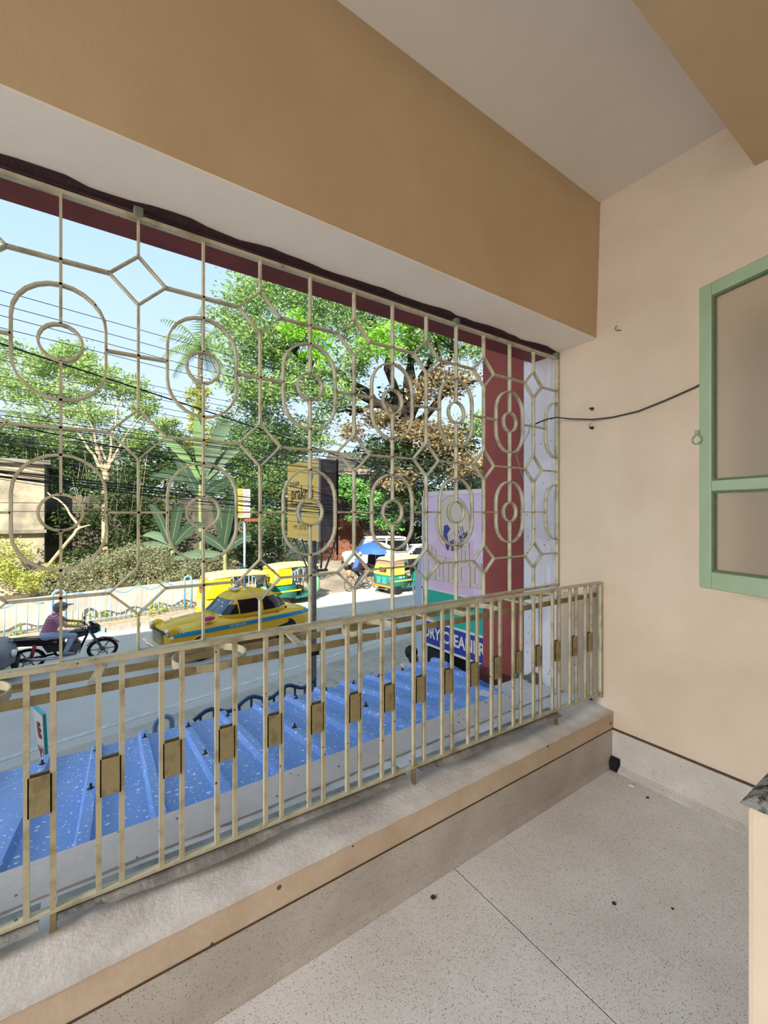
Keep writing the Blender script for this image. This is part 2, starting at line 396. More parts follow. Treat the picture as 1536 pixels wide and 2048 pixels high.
# ================================================================== railing
rt = thing('balcony_railing', 'low cream iron railing of paired square bars on the sill', 'railing', (.9, 1.36, .31))
def rbar(x, z0, z1, w=.0065, name='baluster', m=iron):
    y = RY(x)
    return MB().box((x - w, y - w, z0), (x + w, y + w, z1)).build(name, m, rt, world=True)
RT, RB = 1.002, .386
def rail(z, hh, hw, name, x0=-1.7, x1=2.392):
    a, b = Vector((x0, RY(x0), z)), Vector((x1, RY(x1), z))
    MB().tube([a, b], 1, flat=(hh, hw, (0, 0, 1))).build(name, iron, rt, world=True)
rail(RT, .0055, .012, 'top_rail'); rail(RB, .004, .011, 'bottom_rail')
pc = [-1.588, -1.438, -1.288, -1.138, -.988, -.838, -.688, -.538, -.388, -.238] + [-.0885, .0615, .212, .363, .513, .663, .811, .960, 1.110, 1.258, 1.405, 1.55, 1.695, 1.841, 1.989, 2.135, 2.272]
for x in pc:
    for s_ in (-1, 1): rbar(x + s_ * .0265, RB, RT)
    y = RY(x); bx = MB()                          # small folded plate joining the pair
    for a, b in (((x - .024, y - .012, .64), (x + .024, y - .009, .738)), ((x - .024, y + .009, .64), (x + .024, y + .012, .738)),
                 ((x - .024, y - .012, .64), (x - .021, y + .012, .738)), ((x + .021, y - .012, .64), (x + .024, y + .012, .738))): bx.box(a, b)
    bx.build('joining_plate', iron_d, rt, world=True)
MB().box((2.378, RY(2.385) - .012, .36), (2.396, RY(2.385) + .010, RT + .004)).build('end_post', iron, rt, world=True)
for x in (-1.2, -.062, 1.084, 1.99):
    y = RY(x); MB().box((x - .007, y - .007, .305), (x + .007, y + .007, RB)).build('foot', iron_d, rt, world=True)
# bent sheet-metal flashing under the bottom rail
zinc = mat('grey_zinc_flashing', (168, 168, 166), .55, rgb2=(120, 116, 112), scale=9, metal=.3, bump=.4, bscale=25)
for (x0, x1) in ((-1.65, -.09), (-.055, 1.04), (1.10, 2.0)):
    n = 40; vs = []; fs = []
    for i in range(n + 1):
        x = x0 + (x1 - x0) * i / n; y = RY(x); e = min(i, n - i) / 4
        d = .005 * math.sin(i * .37 + x0 * 9) + R.uniform(-.002, .002)
        zf = .360 + .006 * math.sin(i * .21 + 2) + (.01 if e < 1 else 0)
        for (yy, zz) in ((y + .055, .376), (y + .005, .377), (y - .014 + d * .4, .371 + d * .3), (y - .030 + d, zf), (y - .029 + d, zf - .002), (y + .005, .3745), (y + .055, .3735)):
            vs.append((x, yy, zz))
    for i in range(n):
        for j in range(7): fs.append((i * 7 + j, i * 7 + (j + 1) % 7, i * 7 + 7 + (j + 1) % 7, i * 7 + 7 + j))
    fs += [tuple(range(7)), tuple(n * 7 + j for j in range(7))]
    MB().add(vs, fs, 0, False).build('flashing', zinc, rt, world=True)
# ================================================================== our own building outside the balcony
conc = mat('grey_ledge_concrete', (216, 212, 208), .9, rgb2=(194, 188, 184), scale=4, vmix=(.3, .7), bump=.25, bscale=30, speck=((120, 114, 108), 26, .12))
facade = mat('maroon_facade', (166, 84, 72), .8, rgb2=(150, 74, 64), scale=3, bump=.2, bscale=25)
struct('wall_facade', MB().box((-16, 1.42, GZ - .2), (20, 1.76, .28)), facade)
lg = struct('trim_3', MB().hexa([(-8, 1.60, .2), (2.0, 1.60, .2), (2.0, 1.67, .2), (-8, 1.67, .2), (-8, 1.56, .314), (2.0, 1.56, .314), (2.0, 1.667, .354), (-8, 1.667, .354)]).hexa([(2.0, 1.60, .2), (2.72, 1.60, .2), (2.72, 1.86, .2), (2.0, 1.86, .2), (2.0, 1.56, .314), (2.72, 1.56, .314), (2.72, 1.86, .30), (2.0, 1.86, .30)]), conc)
# storeys above, which keep the road in shade
struct('wall_upper', MB().box((-16, -7.0, 3.44), (20, 1.78, 11.0)).box((XW + .24, -7.0, -2.6), (20, 1.76, 3.44)).box((-16, -7.0, -2.6), (-5.24, 1.76, 3.44)), facade)
# maroon pilaster with rainwater pipe beside it
pl = struct('wall_pilaster', MB().box((2.62, 1.80, .05), (3.1, 2.40, 7.5)), facade)
MB().box((2.58, 1.9, .0), (3.14, 2.44, .17)).build('rough_foot', mat('rough_maroon', (128, 70, 62), .9, rgb2=(92, 50, 46), scale=30, bump=.8, bscale=50), pl)
pipe_m = mat('maroon_pipe', (150, 72, 66), .5, var=.2, scale=6)
dp = thing('rain_pipe', 'maroon painted rainwater pipe beside the maroon pilaster', 'pipe', (2.555, 1.905, .3))
MB().tube([(2.555, 1.905, .31), (2.555, 1.905, 6.0)], .048, 14).build('pipe', pipe_m, dp, world=True)
for z in (1.72, 3.6): MB().lathe([(.05, z - .03), (.056, z - .03), (.056, z + .03), (.05, z + .03)], 14, M=T(2.555, 1.905, 0), cap=False).box((2.50, 1.85, z - .012), (2.61, 1.92, z + .012)).build('clamp', pipe_m, dp, world=True)
# dark gap between pipe and wall, rubble on the ledge
rub = mat('grey_rubble', (150, 146, 138), .95, rgb2=(96, 92, 86), scale=20, bump=.7, bscale=40)
for i in range(26):
    x = R.uniform(2.36, 2.56); y = R.uniform(1.70, 1.9); r = R.uniform(.012, .05)
    bm = bmesh.new(); bmesh.ops.create_icosphere(bm, subdivisions=1, radius=r)
    for v in bm.verts: v.co *= R.uniform(.7, 1.2)
    zb = .30 if y < 1.86 else .30 - .19 * (y - 1.72) + .01
    o = MB().bm(bm, 0, False, T(x, y, zb + r * .45)).build('rubble_stone', rub)
    rebase(o, (x, y, zb)); tag(o, 'grey lump of broken mortar at the foot of the maroon pilaster', 'stone', 'mortar lumps by the pilaster')

# ------------------------------------------------------------------ blue ribbed tin awning over the shops below
blue = mat('speckled_blue_tin', (96, 140, 208), .5, rgb2=(112, 146, 200), scale=3.0, vmix=(.35, .7), bump=.03, bscale=10, metal=0.0,
           speck=[((214, 222, 232), 24, .17), ((222, 228, 236), 60, .20), ((226, 230, 236), 9, .06), ((120, 108, 124), 7, .06)])
aw = thing('tin_awning', 'blue ribbed tin awning spotted with droppings below the sill', 'awning', (1.0, 1.66, .3))
def azx(x, y): return x + .055 * (y - 1.65)
def aw_z(y): return   .310 - .19 * (y - 1.65)
def a_end(y): return 2.02 + .46 * (y - 1.65)
P0, PW = .452, .2275
def sheet(k0, k1, last=False):
    """one sheet from rib k0 to rib k1, trapezoid ribs, laid down the slope"""
    prof = []
    for k in range(k0, k1 + 1):
        x = P0 + PW * k
        prof += [(x - .030, 0), (x - .018, .030), (x + .018, .030), (x + .030, 0)]
    prof = [(P0 + PW * k0 - .05, 0)] + prof + [(P0 + PW * k1 + .18, 0)]
    ny = 14; vs = []; fs = []; m = len(prof)
    for j in range(ny + 1):
        y = 1.669 + 1.281 * j / ny
        for (x, h) in prof:
            xx = azx(x, y)
            if last: xx = min(xx, a_end(y))
            vs.append((xx, y, aw_z(y) + h + (.0015 if k0 % 2 else 0) + .002 * math.sin(x * 17 + y * 6)))
    for j in range(ny):
        for i in range(m - 1): fs.append((j * m + i, j * m + i + 1, (j + 1) * m + i + 1, (j + 1) * m + i))
    nv = len(vs); vs += [(a, b, c - .0015) for a, b, c in vs]; fs += [tuple(nv + q for q in reversed(f)) for f in list(fs)]
    for i in range(m - 1): fs += [(i, nv + i, nv + i + 1, i + 1)]; q = ny * m; fs += [(q + i + 1, nv + q + i + 1, nv + q + i, q + i)]
    return MB().add(vs, fs).build('tin_sheet', blue, aw, world=True)
for a in (-13, -9, -5, -1, 3): sheet(a, a + 3)
sheet(7, 9, True)
blk = mat('black_screw', (30, 30, 32), .5, var=.2, scale=30)
def screw(x, y, h=.030):
    b = MB().lathe([(0.0001, .004), (.017, .0), (.013, .005), (.006, .007), (.005, .024), (.0001, .025)], 10, M=T(azx(x, y), y, aw_z(y) + h))
    b.build('roof_screw', blk, aw, world=True)
for k in range(-6, 10):
    for y in ((2.78,) if k % 2 else (2.2, 2.78)): screw(P0 + PW * k, y)
# strip of screws at the ledge
for x in (-.12, .27, .80, 1.27, 1.66, 1.93): screw(x, 1.665, .01)
# lower tin sheets further along, seen past the first awning
# ================================================================== the street
asph = mat('grey_asphalt', (206, 197, 187), .85, rgb2=(192, 183, 173), scale=.6, vmix=(.3, .7), bump=.1, bscale=60, speck=((216, 216, 214), 3, .03))
pave = mat('dusty_pavement', (194, 184, 170), .95, rgb2=(166, 156, 142), scale=1.5, vmix=(.3, .7), bump=.3, bscale=30, speck=((196, 182, 150), 14, .2))
pave2 = mat('dusty_far_pavement', (184, 166, 140), .95, rgb2=(146, 128, 104), scale=1.2, vmix=(.3, .7), bump=.3, bscale=20)
white_line = mat('road_paint', (222, 222, 216), .8, rgb2=(190, 190, 186), scale=6)
earth = mat('bare_earth', (130, 112, 88), .95, rgb2=(96, 84, 64), scale=.8, bump=.4, bscale=8)
struct('ground', MB().box((-45, 1.6, GZ - .6), (75, 90, GZ - .16)), earth)
def near(x): return 9.02 + .215 * x
def far(x): return 15.36 + .185 * x
def strip(f, g, z0, z1, x0=-40, x1=60):
    return MB().hexa([(x0, f(x0), z0), (x1, f(x1), z0), (x1, g(x1), z0), (x0, g(x0), z0), (x0, f(x0), z1), (x1, f(x1), z1), (x1, g(x1), z1), (x0, g(x0), z1)])
rd = struct('road', strip(lambda x: near(x) - .5, lambda x: far(x) + .9, GZ - .15, GZ), asph)
strip(lambda x: near(x) - .06, lambda x: near(x) + .07, GZ, GZ + .006).build('edge_line', white_line, rd)
strip(lambda x: far(x) - .05, lambda x: far(x) + .07, GZ, GZ + .006).build('edge_line', white_line, rd)
struct('pavement_near', strip(lambda x: 1.5, lambda x: near(x) - .42, GZ - .15, GZ + .02), pave)
# far pavement with its line of kerb stones, some painted blue
fp = struct('pavement_far', strip(lambda x: far(x) + .85, lambda x: far(x) + 7, GZ - .15, GZ + .08, -40, 9.5), pave2)
kerb_m = mat('kerb_concrete', (176, 168, 156), .9, rgb2=(140, 132, 122), scale=5, bump=.3, bscale=20)
kerb_b = mat('kerb_blue', (112, 164, 214), .8, rgb2=(150, 180, 206), scale=5)
kx = -9.0
k0 = MB().box((0, -.09, -.05), (.94, .09, .16), ch=.015).mesh('kerb_stone', kerb_m); k1 = MB().box((0, -.09, -.05), (.94, .09, .16), ch=.015).mesh('kerb_stone', kerb_b)
i = 0
while kx < 8.4:
    o = bpy.data.objects.new('kerb_stone', k1 if i in (6, 7, 9) else k0); COL.objects.link(o); o.parent = fp
    o.location = (kx, far(kx) + .80, GZ); o.rotation_euler = (0, 0, math.atan(.185)); kx += .96; i += 1
side = struct('side_street', MB().hexa([(9.4, far(9.4) + .8, GZ - .1), (60, far(60) + .8, GZ - .1), (60, 70, GZ - .1), (9.4, 60, GZ - .1), (9.4, far(9.4) + .8, GZ + .01), (60, far(60) + .8, GZ + .01), (60, 70, GZ + .35), (9.4, 60, GZ + .35)]),
              mat('side_street_dust', (176, 164, 146), .95, rgb2=(128, 116, 100), scale=.5, bump=.3, bscale=10))
side['kind'] = 'structure'
# white boundary wall behind the far fence
def fence_y(x): return far(x) + 1.95 + .0 * x
lime = mat('boundary_lime', (196, 190, 180), .85, rgb2=(166, 156, 140), scale=1.5, vmix=(.3, .62), bump=.2, bscale=20)
struct('wall_boundary', strip(lambda x: fence_y(x) + .75, lambda x: fence_y(x) + 1.0, GZ - .1, GZ + 1.02, -14, 5.2), lime)
# ------------------------------------------------------------------ wavy blue fences
fblue = mat('fence_blue', (104, 164, 212), .5, rgb2=(140, 180, 206), scale=8, bump=.1)
fdark = mat('fence_dark_blue', (44, 92, 140), .5, rgb2=(30, 62, 96), scale=8)
fgrey = mat('fence_grey_bar', (176, 204, 222), .6, rgb2=(130, 170, 204), scale=10)
def wavy_fence(x0, x1, f, z0, top, amp, per, label, m, mbar, lowbar=.12, step=.15, r=.026, posts=(), ph=0.0):
    xm = (x0 + x1) / 2
    root = thing('street_fence', label, 'fence', (x0, f(x0), z0))
    wav = lambda x: z0 + top + amp * abs(math.sin(PI * (x - x0) / per + ph)) ** 1.0 if False else z0 + top + amp * math.sin(2 * PI * (x - x0) / per + ph)
    n = int((x1 - x0) / .08)
    MB().tube([(x0 + (x1 - x0) * i / n, f(x0 + (x1 - x0) * i / n), wav(x0 + (x1 - x0) * i / n)) for i in range(n + 1)], r, 7).build('wavy_rail', m, root, world=True)
    MB().tube([(x0, f(x0), z0 + lowbar), (x1, f(x1), z0 + lowbar)], r * .7, 6).build('lower_rail', mbar, root, world=True)
    x = x0 + step / 2
    while x < x1:
        MB().tube([(x, f(x), z0), (x, f(x), wav(x))], r * .68, 5).build('bar', mbar, root, world=True); x += step
    return root
def arch_post(x, y, z0, h, w, label, m, rz=0, r=.04):
    root = thing('arch_post', label, 'post', (x, y, z0), rz)
    p = [(-w, 0, 0), (-w, 0, h - w)] + [(-w * math.cos(PI * i / 10), 0, h - w + w * math.sin(PI * i / 10)) for i in range(1, 10)] + [(w, 0, h - w), (w, 0, 0)]
    MB().tube(p, r, 8).build('bent_pipe', m, root)
    return root
ang = math.atan(.185)
wavy_fence(-6.2, -1.0, fence_y, GZ + .08, .96, .08, .9, 'pale blue wavy fence before the sunlit white wall', fblue, fgrey, step=.26)
wavy_fence(-.35, 3.05, fence_y, GZ + .08, 1.0, .08, .87, 'pale blue wavy fence behind the motorcycle', fblue, fgrey)
wavy_fence(3.52, 5.2, fence_y, GZ + .08, 1.0, .08, .85, 'blue wavy fence between two arched posts behind the taxi', fblue, fgrey, ph=1.0)
wavy_fence(5.7, 8.6, fence_y, GZ + .08, 1.0, .08, .9, 'blue wavy fence under the shade behind the rickshaws', fblue, fgrey, ph=2.0)
arch_post(-.62, fence_y(-.62), GZ + .08, 1.22, .17, 'pale blue arched pipe post behind the motorcyclist', fblue, ang)
arch_post(3.30, fence_y(3.3), GZ + .08, 1.25, .13, 'blue arched post with an orange striped band', fblue, ang)
arch_post(5.45, fence_y(5.45), GZ + .08, 1.4, .15, 'darker blue arched post near the taxi roof', fdark, ang)
wavy_fence(1.28, 3.30, lambda x: 6.58 + .14 * (x - 1.5), GZ + .02, .87, .06, .63, 'dark blue wavy fence on the near kerb beyond the awning', fdark, fdark, step=.19, r=.03, ph=-.52)
arch_post(.90, 6.55, GZ + .02, 1.0, .11, 'blue arched pipe post just above the awning edge', fblue, math.atan(.215), .035)
# ================================================================== signs and poles
steel = mat('galvanised_steel', (150, 152, 154), .45, rgb2=(116, 116, 116), scale=10, metal=.6)
def onX(x, flip=False):      # lettering on a face that looks towards -X
    return Matrix(((0, 0, -1, x), (-1, 0, 0, 0), (0, 1, 0, 0), (0, 0, 0, 1)))
def LX(x, y, z, tilt=0, shear=0): return T(0, y, z) @ onX(x) @ Rz(tilt)
# ------------------------------------------------------------------ dry cleaner's sign
lilac = mat('sign_lilac', (226, 210, 232), .45, rgb2=(222, 196, 220), scale=2, vmix=(.4, .6))
pinkm = mat('sign_pink', (226, 186, 212), .45, rgb2=(224, 196, 220), scale=3)
greenm = mat('sign_green', (30, 178, 154), .45, var=.08, scale=4)
bluem = mat('sign_blue', (46, 62, 156), .45, var=.08, scale=4)
whitem = mat('sign_white', (232, 228, 222), .5, var=.06, scale=6)
beigem = mat('sign_beige', (218, 206, 184), .5, var=.05, scale=6)
navym = mat('sign_navy', (44, 46, 110), .5, var=.05, scale=8)
skinp = mat('sign_pale_pink', (226, 200, 206), .5, var=.05, scale=8)
SX, SY0, SY1 = 4.6, 4.17, 5.53
sg = thing('shop_sign', 'tall pink green and blue dry cleaner sign box beside the pilaster', 'sign', (4.8, 4.85, GZ))
MB().box((SX + .01, SY0, -.76), (SX + .30, SY1, 1.72)).build('cabinet', mat('sign_cabinet', (206, 212, 220), .6, var=.1, scale=5), sg, world=True)
face = MB()
def panel(name, m, y0, y1, z0, z1, d=.004):
    return MB().box((SX - d, y0, z0), (SX + .012, y1, z1)).build(name, m, sg, world=True)
panel('upper_panel', lilac, SY0 + .03, SY1 - .03, .17, 1.655)
panel('pink_panel', pinkm, SY0 + .22, SY1 - .35, .17, .98, .005)
panel('green_panel', greenm, SY0 + .03, SY1 - .03, -.34, .145)
panel('blue_panel', bluem, SY0 + .03, SY1 - .03, -.73, -.37)
fr_ = MB()
for y0, y1, z0, z1 in ((SY0, SY0 + .03, -.76, 1.72), (SY1 - .03, SY1, -.76, 1.72), (SY0, SY1, 1.655, 1.72), (SY0, SY1, -.765, -.73), (SY0, SY1, .145, .17), (SY0, SY1, -.372, -.338)):
    fr_.box((SX - .012, y0, z0), (SX + .012, y1, z1))
fr_.build('frame', whitem, sg, world=True)
for y in (SY0 + .1, SY1 - .1): MB().box((SX + .12, y - .03, GZ), (SX + .18, y + .03, -.75)).build('post', steel, sg, world=True)
MB().box((SX + .02, SY1 - .58, -1.18), (SX + .55, SY1 - .1, -.80)).build('plinth_box', mat('black_box', (26, 26, 28), .6, var=.2, scale=8), sg, world=True)
MB().box((SX + .0, SY1 - .60, -1.21), (SX + .57, SY1 - .08, -1.18)).build('plinth_edge', whitem, sg, world=True)
def disc(cy_, cz, ry, rz_, x, m, name='oval', n=36):
    return MB().prism([(cy_ + ry * math.cos(2 * PI * i / n), cz + rz_ * math.sin(2 * PI * i / n)) for i in range(n)], x, x + .004, 'x').build(name, m, sg, world=True)
disc(4.83, 1.225, .375, .415, SX - .0075, mat('oval_line', (170, 150, 130), .6), 'oval_outline'); disc(4.83, 1.225, .365, .405, SX - .0095, beigem, 'oval')
def poly(p, m, x, name): return MB().prism(p, x, x + .003, 'x').build(name, m, sg, world=True)
poly([(5.00, 1.18), (4.93, 1.20), (4.86, 1.14), (4.93, 1.05), (4.90, .94), (4.885, .84), (4.92, .80), (4.95, .84), (4.985, .95), (5.01, 1.08)], bluem, SX - .012, 'blue_patch')
poly([(4.88, 1.02), (4.70, 1.16), (4.60, 1.18), (4.535, .945), (4.66, .845), (4.84, .81)], navym, SX - .0125, 'parcel_outline')
poly([(4.872, 1.02), (4.70, 1.152), (4.606, 1.172), (4.544, .948), (4.66, .853), (4.834, .82)], skinp, SX - .0145, 'parcel')
for k in range(4): poly([(4.63 + .045 * k, 1.155 - .03 * k), (4.645 + .045 * k, 1.155 - .03 * k), (4.62 + .045 * k, 1.075 - .022 * k), (4.607 + .045 * k, 1.075 - .022 * k)], navym, SX - .0165, 'stripe')
lettering('BAND BOX', .088, navym, sg, T(-4.8, -4.85, -GZ) @ LX(SX - .0165, 4.70, .985, .42), bold=.003)
lettering('WASH & CARE', .045, navym, sg, T(-4.8, -4.85, -GZ) @ LX(SX - .0165, 4.70, .925, .42))
lettering('SERVICE', .07, navym, sg, T(-4.8, -4.85, -GZ) @ LX(SX - .0165, 4.71, .875, .42), bold=.002)
lettering('DRY CLEANER', .255, whitem, sg, T(-4.8, -4.85, -GZ) @ LX(SX - .008, 4.83, -.55), bold=.006, sx=.80)
# big outlined script of square strokes (traced boxes: dark outline under beige)
SK = [0]
def stroke(y0, y1, z0, z1):       # y measured from the sign's far (left) edge
    a, b = SY1 - y0, SY1 - y1; SK[0] += .00012; e = SK[0]
    MB().box((SX - .0062 - e, a + .006, z0 - .006), (SX + .001, b - .006, z1 + .006)).build('script_outline', mat('script_line', (186, 160, 158), .6), sg, world=True)
    MB().box((SX - .0100 - e, a, z0), (SX + .001, b, z1)).build('script_stroke', beigem, sg, world=True)
for s_ in ((.10, .16, .32, .86), (.10, .33, .32, .39), (.27, .33, .32, .80), (.10, .33, .62, .68), (.19, .24, .66, .86),
           (.36, .42, .32, .70), (.36, .56, .64, .70), (.46, .51, .36, .68), (.36, .52, .32, .38),
           (.58, .63, .32, .68), (.58, .80, .63, .68), (.67, .72, .32, .66), (.75, .80, .32, .66), (.67, .80, .32, .37),
           (.85, .90, .34, .92), (.85, 1.06, .88, .94), (1.0, 1.06, .58, .94), (.85, 1.06, .58, .64), (.93, .98, .64, .82), (.88, 1.08, .30, .36), (1.02, 1.08, .30, .60),
           (1.12, 1.17, .32, .66), (1.12, 1.30, .61, .66), (1.25, 1.30, .32, .66), (1.12, 1.30, .32, .37)): stroke(*s_)
# white board leaning behind the sign
lb = thing('leaning_board', 'pale blue and white board standing behind the dry cleaner sign', 'board', (5.0, 6.1, GZ))
a, b, c, d = at(828, 1312, 8.0), at(846, 1314, 7.6), at(846, 1090, 7.6), at(830, 1150, 8.0)
MB().hexa([tuple(p) for p in (a, b, b + Vector((.05, .02, 0)), a + Vector((.05, .02, 0)), d, c, c + Vector((.05, .02, 0)), d + Vector((.05, .02, 0)))]).build('panel', mat('board_pale_blue', (178, 196, 214), .7, var=.1, scale=3), lb, world=True)
MB().tube([tuple(at(826, 1166, 8.02)), tuple(at(836, 1316, 7.98))], .018, 6).build('edge_strip', whitem, lb, world=True)
MB().tube([tuple(at(834, 1310, 8.0)), tuple(Vector((at(834, 1310, 8.0).x, at(834, 1310, 8.0).y, GZ + .02)))], .03, 6).build('support', steel, lb, world=True)

# ------------------------------------------------------------------ yellow hoarding on its pole
yel = mat('hoarding_yellow', (255, 212, 96), .5, rgb2=(255, 220, 124), scale=1.2, vmix=(.35, .65))
brn = mat('print_brown', (92, 66, 44), .6); skyb = mat('print_blue', (84, 150, 222), .6, var=.05, scale=6); pale = mat('print_pale', (246, 222, 168), .6)
hg = mat('hoarding_grey', (148, 148, 146), .6, rgb2=(122, 122, 120), scale=5)
HX, HY0, HY1, HB, HT2 = 3.78, 7.66, 9.22, .83, 2.42
ho = thing('hoarding', 'yellow advertising box with blue arrow and louvred grey side', 'hoarding', (3.92, 8.3, GZ))
def hb(name, m, a, b, ch=0): return MB().box(a, b, ch=ch).build(name, m, ho, world=True)
hb('cabinet', hg, (HX, HY0 + .02, HB), (HX + .40, HY1, HT2))
hb('face_panel', yel, (HX - .02, HY0, HB - .01), (HX + .004, HY1, HT2 + .02))
hb('corner_trim', whitem, (HX - .024, HY0 - .012, HB - .01), (HX + .018, HY0 + .012, HT2 + .02))
hb('corner_trim', mat('trim_black', (40, 40, 42), .5), (HX + .38, HY0 - .005, HB - .3), (HX + .415, HY0 + .03, HT2 + .02))
for k in range(12):
    z = 2.18 - k * .075
    if k == 5: continue
    MB().hexa([(HX + .12, HY0 - .005, z), (HX + .27, HY0 - .005, z), (HX + .27, HY0 + .02, z), (HX + .12, HY0 + .02, z),
               (HX + .12, HY0 - .035, z - .012), (HX + .27, HY0 - .035, z - .012), (HX + .27, HY0 + .02, z + .035), (HX + .12, HY0 + .02, z + .035)]).build('louvre', hg, ho, world=True)
O_ = T(-3.92, -8.3, -GZ)
lettering('SUGAM', .155, brn, ho, O_ @ LX(HX - .022, 8.83, 1.98), sx=.95)
lettering('prakriti', .40, brn, ho, O_ @ LX(HX - .022, 8.44, 1.78), bold=.006, sx=.95)
lettering('24/7 HAPPINESS HOMES, KOLKATA', .07, brn, ho, O_ @ LX(HX - .022, 8.47, 1.555))
lettering('+91 33716 457', .15, brn, ho, O_ @ LX(HX - .022, 8.42, 1.06))
lettering('www. homes .in', .09, pale, ho, O_ @ LX(HX - .022, 8.4, .92))
def hp(p, m, name): MB().prism(p, HX - .026, HX - .018, 'x').build(name, m, ho, world=True)
hp([(8.66, 1.15), (8.48, 1.15), (8.48, 1.42), (8.42, 1.42), (8.57, 1.545), (8.72, 1.42), (8.66, 1.42)], skyb, 'arrow')
hp([(7.99 + .09 * math.cos(i * PI / 8), 2.12 + .085 * math.sin(i * PI / 8)) for i in range(16)], skyb, 'map_pin_head'); hp([(8.06, 2.08), (7.92, 2.08), (7.99, 1.92)], skyb, 'map_pin_point')
PX, PY = 3.92, 8.22
MB().tube([(PX, PY, GZ), (PX, PY, 1.2)], .062, 12).build('pole', mat('pole_grey', (156, 152, 150), .6, rgb2=(128, 124, 122), scale=8), ho, world=True)
for (y, x, yb) in ((9.05, HX + .05, 8.42), (8.6, HX + .05, 8.3), (7.75, HX + .05, 8.05), (7.7, HX + .38, 8.0), (8.2, HX + .36, 8.2)):
    MB().tube([(x, y, HB), (PX + (.16 if x > HX + .2 else -.05), yb, .22)], .02, 6).build('strut', steel, ho, world=True)
hb('bracket', steel, (PX - .07, 8.0, .18), (PX - .03, 8.46, .24)); hb('bracket', steel, (PX - .07, 7.97, .18), (PX + .2, 8.02, .23))
hb('pole_clamp', mat('clamp_black', (36, 36, 38), .5), (PX - .09, PY - .09, -1.55), (PX + .09, PY + .09, -1.45))
MB().tube([(PX - .10, PY - .03, -2.36), (PX - .10, PY - .03, -.75)], .025, 6).build('blue_pipe', fblue, ho, world=True)
# smaller yellow hoarding across the road
h2 = thing('hoarding', 'small yellow and white advertising box on a thin pole beyond the road', 'hoarding', (5.62, 18.5, GZ + .08))
MB().box((5.50, 18.42, 1.14), (5.85, 19.35, 2.36)).build('cabinet', mat('box_white', (214, 206, 190), .6, var=.08, scale=5), h2, world=True)
MB().box((5.47, 18.40, 1.13), (5.505, 19.36, 2.38)).build('face_panel', mat('hoarding_gold', (226, 186, 92), .5, var=.08, scale=3), h2, world=True)
MB().tube([(5.66, 18.6, GZ + .08), (5.66, 18.6, 1.2)], .05, 8).build('pole', fblue, h2, world=True)
MB().box((5.6, 18.1, .98), (6.15, 18.9, 1.1)).build('rusty_bracket', mat('rust_orange', (150, 84, 52), .8, var=.3, scale=12), h2, world=True)
# low board sticking up beyond the awning
eb = thing('leaning_sign', 'narrow white sign with red letters and cyan edge above the awning', 'sign', tuple(at(90, 1640, 4.1)))
A, B_, C_, D_ = at(65, 1415, 4.35), at(84.5, 1433, 4.1), at(96, 1640, 4.1), at(92, 1600, 4.35)
nrm = (B_ - A).cross(D_ - A).normalized(); k_ = nrm * .03
if k_.x < 0: k_ = -k_
MB().hexa([tuple(p) for p in (D_, C_, C_ + k_, D_ + k_, A, B_, B_ + k_, A + k_)]).build('board', whitem, eb, world=True)
cy_m = mat('cyan_edge', (52, 176, 190), .5, var=.1, scale=8)
MB().tube([tuple(A + k_ * .5 + Vector((0, 0, .01))), tuple(B_ + k_ * .5 + Vector((0, 0, .01)))], 1, flat=(.006, .014, (0, 0, 1))).build('edge_strip', cy_m, eb, world=True)
MB().tube([tuple(B_ + k_ * .5), tuple(C_ + k_ * .5)], 1, flat=(.013, .006, tuple(nrm))).build('edge_strip', cy_m, eb, world=True)
redm = mat('red_print', (150, 40, 52), .6)
ex = (B_ - A).normalized(); ey = (A - D_).normalized(); fn = -k_.normalized()
def ebm(t, s): 
    p = A.lerp(B_, s).lerp(D_.lerp(C_, s), t) - k_.normalized() * .004
    m = Matrix.Identity(4)
    for i in range(3): m[i][0] = ex[i]; m[i][1] = ey[i]; m[i][2] = fn[i]; m[i][3] = p[i]
    return T(*(-Vector(eb.location))) @ m
lettering('E', .20, redm, eb, ebm(.19, .52), bold=.008); lettering('Y', .20, redm, eb, ebm(.44, .52), bold=.008)
# ================================================================== vehicles
ytax = mat('taxi_yellow', (250, 196, 24), .3, var=.03, scale=3, coat=.4)
glass = mat('dark_car_glass', (22, 26, 28), .08, spec=.6); wsh = mat('windscreen_glass', (108, 128, 146), .06, rgb2=(70, 86, 100), scale=3, spec=.7)
chrome = mat('chrome', (214, 214, 212), .15, metal=1.0); rubber = mat('tyre_rubber', (30, 30, 31), .8, var=.2, scale=20)
hub_m = mat('wheel_hub', (150, 150, 150), .35, metal=.7); blackp = mat('black_plastic', (24, 24, 25), .5); tblue = mat('stripe_blue', (30, 142, 190), .4)
red_l = mat('tail_lamp_red', (170, 30, 26), .3); amber = mat('amber_lamp', (226, 130, 30), .3); seatm = mat('dark_seat', (44, 36, 34), .8)
def se(t, n): return (abs(t)) ** (2 / n) * (1 if t >= 0 else -1)
def wheel(root, x, y, r, w, name='wheel', spokes=False):
    b = MB(); M_ = T(x, y, r) @ Rx(PI / 2)
    b.lathe([(r * .62, -w / 2), (r * .9, -w / 2), (r, -w * .3), (r, w * .3), (r * .9, w / 2), (r * .62, w / 2)], 24, 0, M_)
    o = b.build(name, rubber, root)
    MB().lathe([(.0001, -w * .36), (r * .62, -w * .40), (r * .62, w * .40), (.0001, w * .36)], 20, 0, M_).lathe([(.0001, -w * .5), (r * .22, -w * .46), (r * .26, -w * .3), (r * .26, w * .3), (r * .22, w * .46), (.0001, w * .5)], 14, 0, M_).build('hub', hub_m, o)
    return o
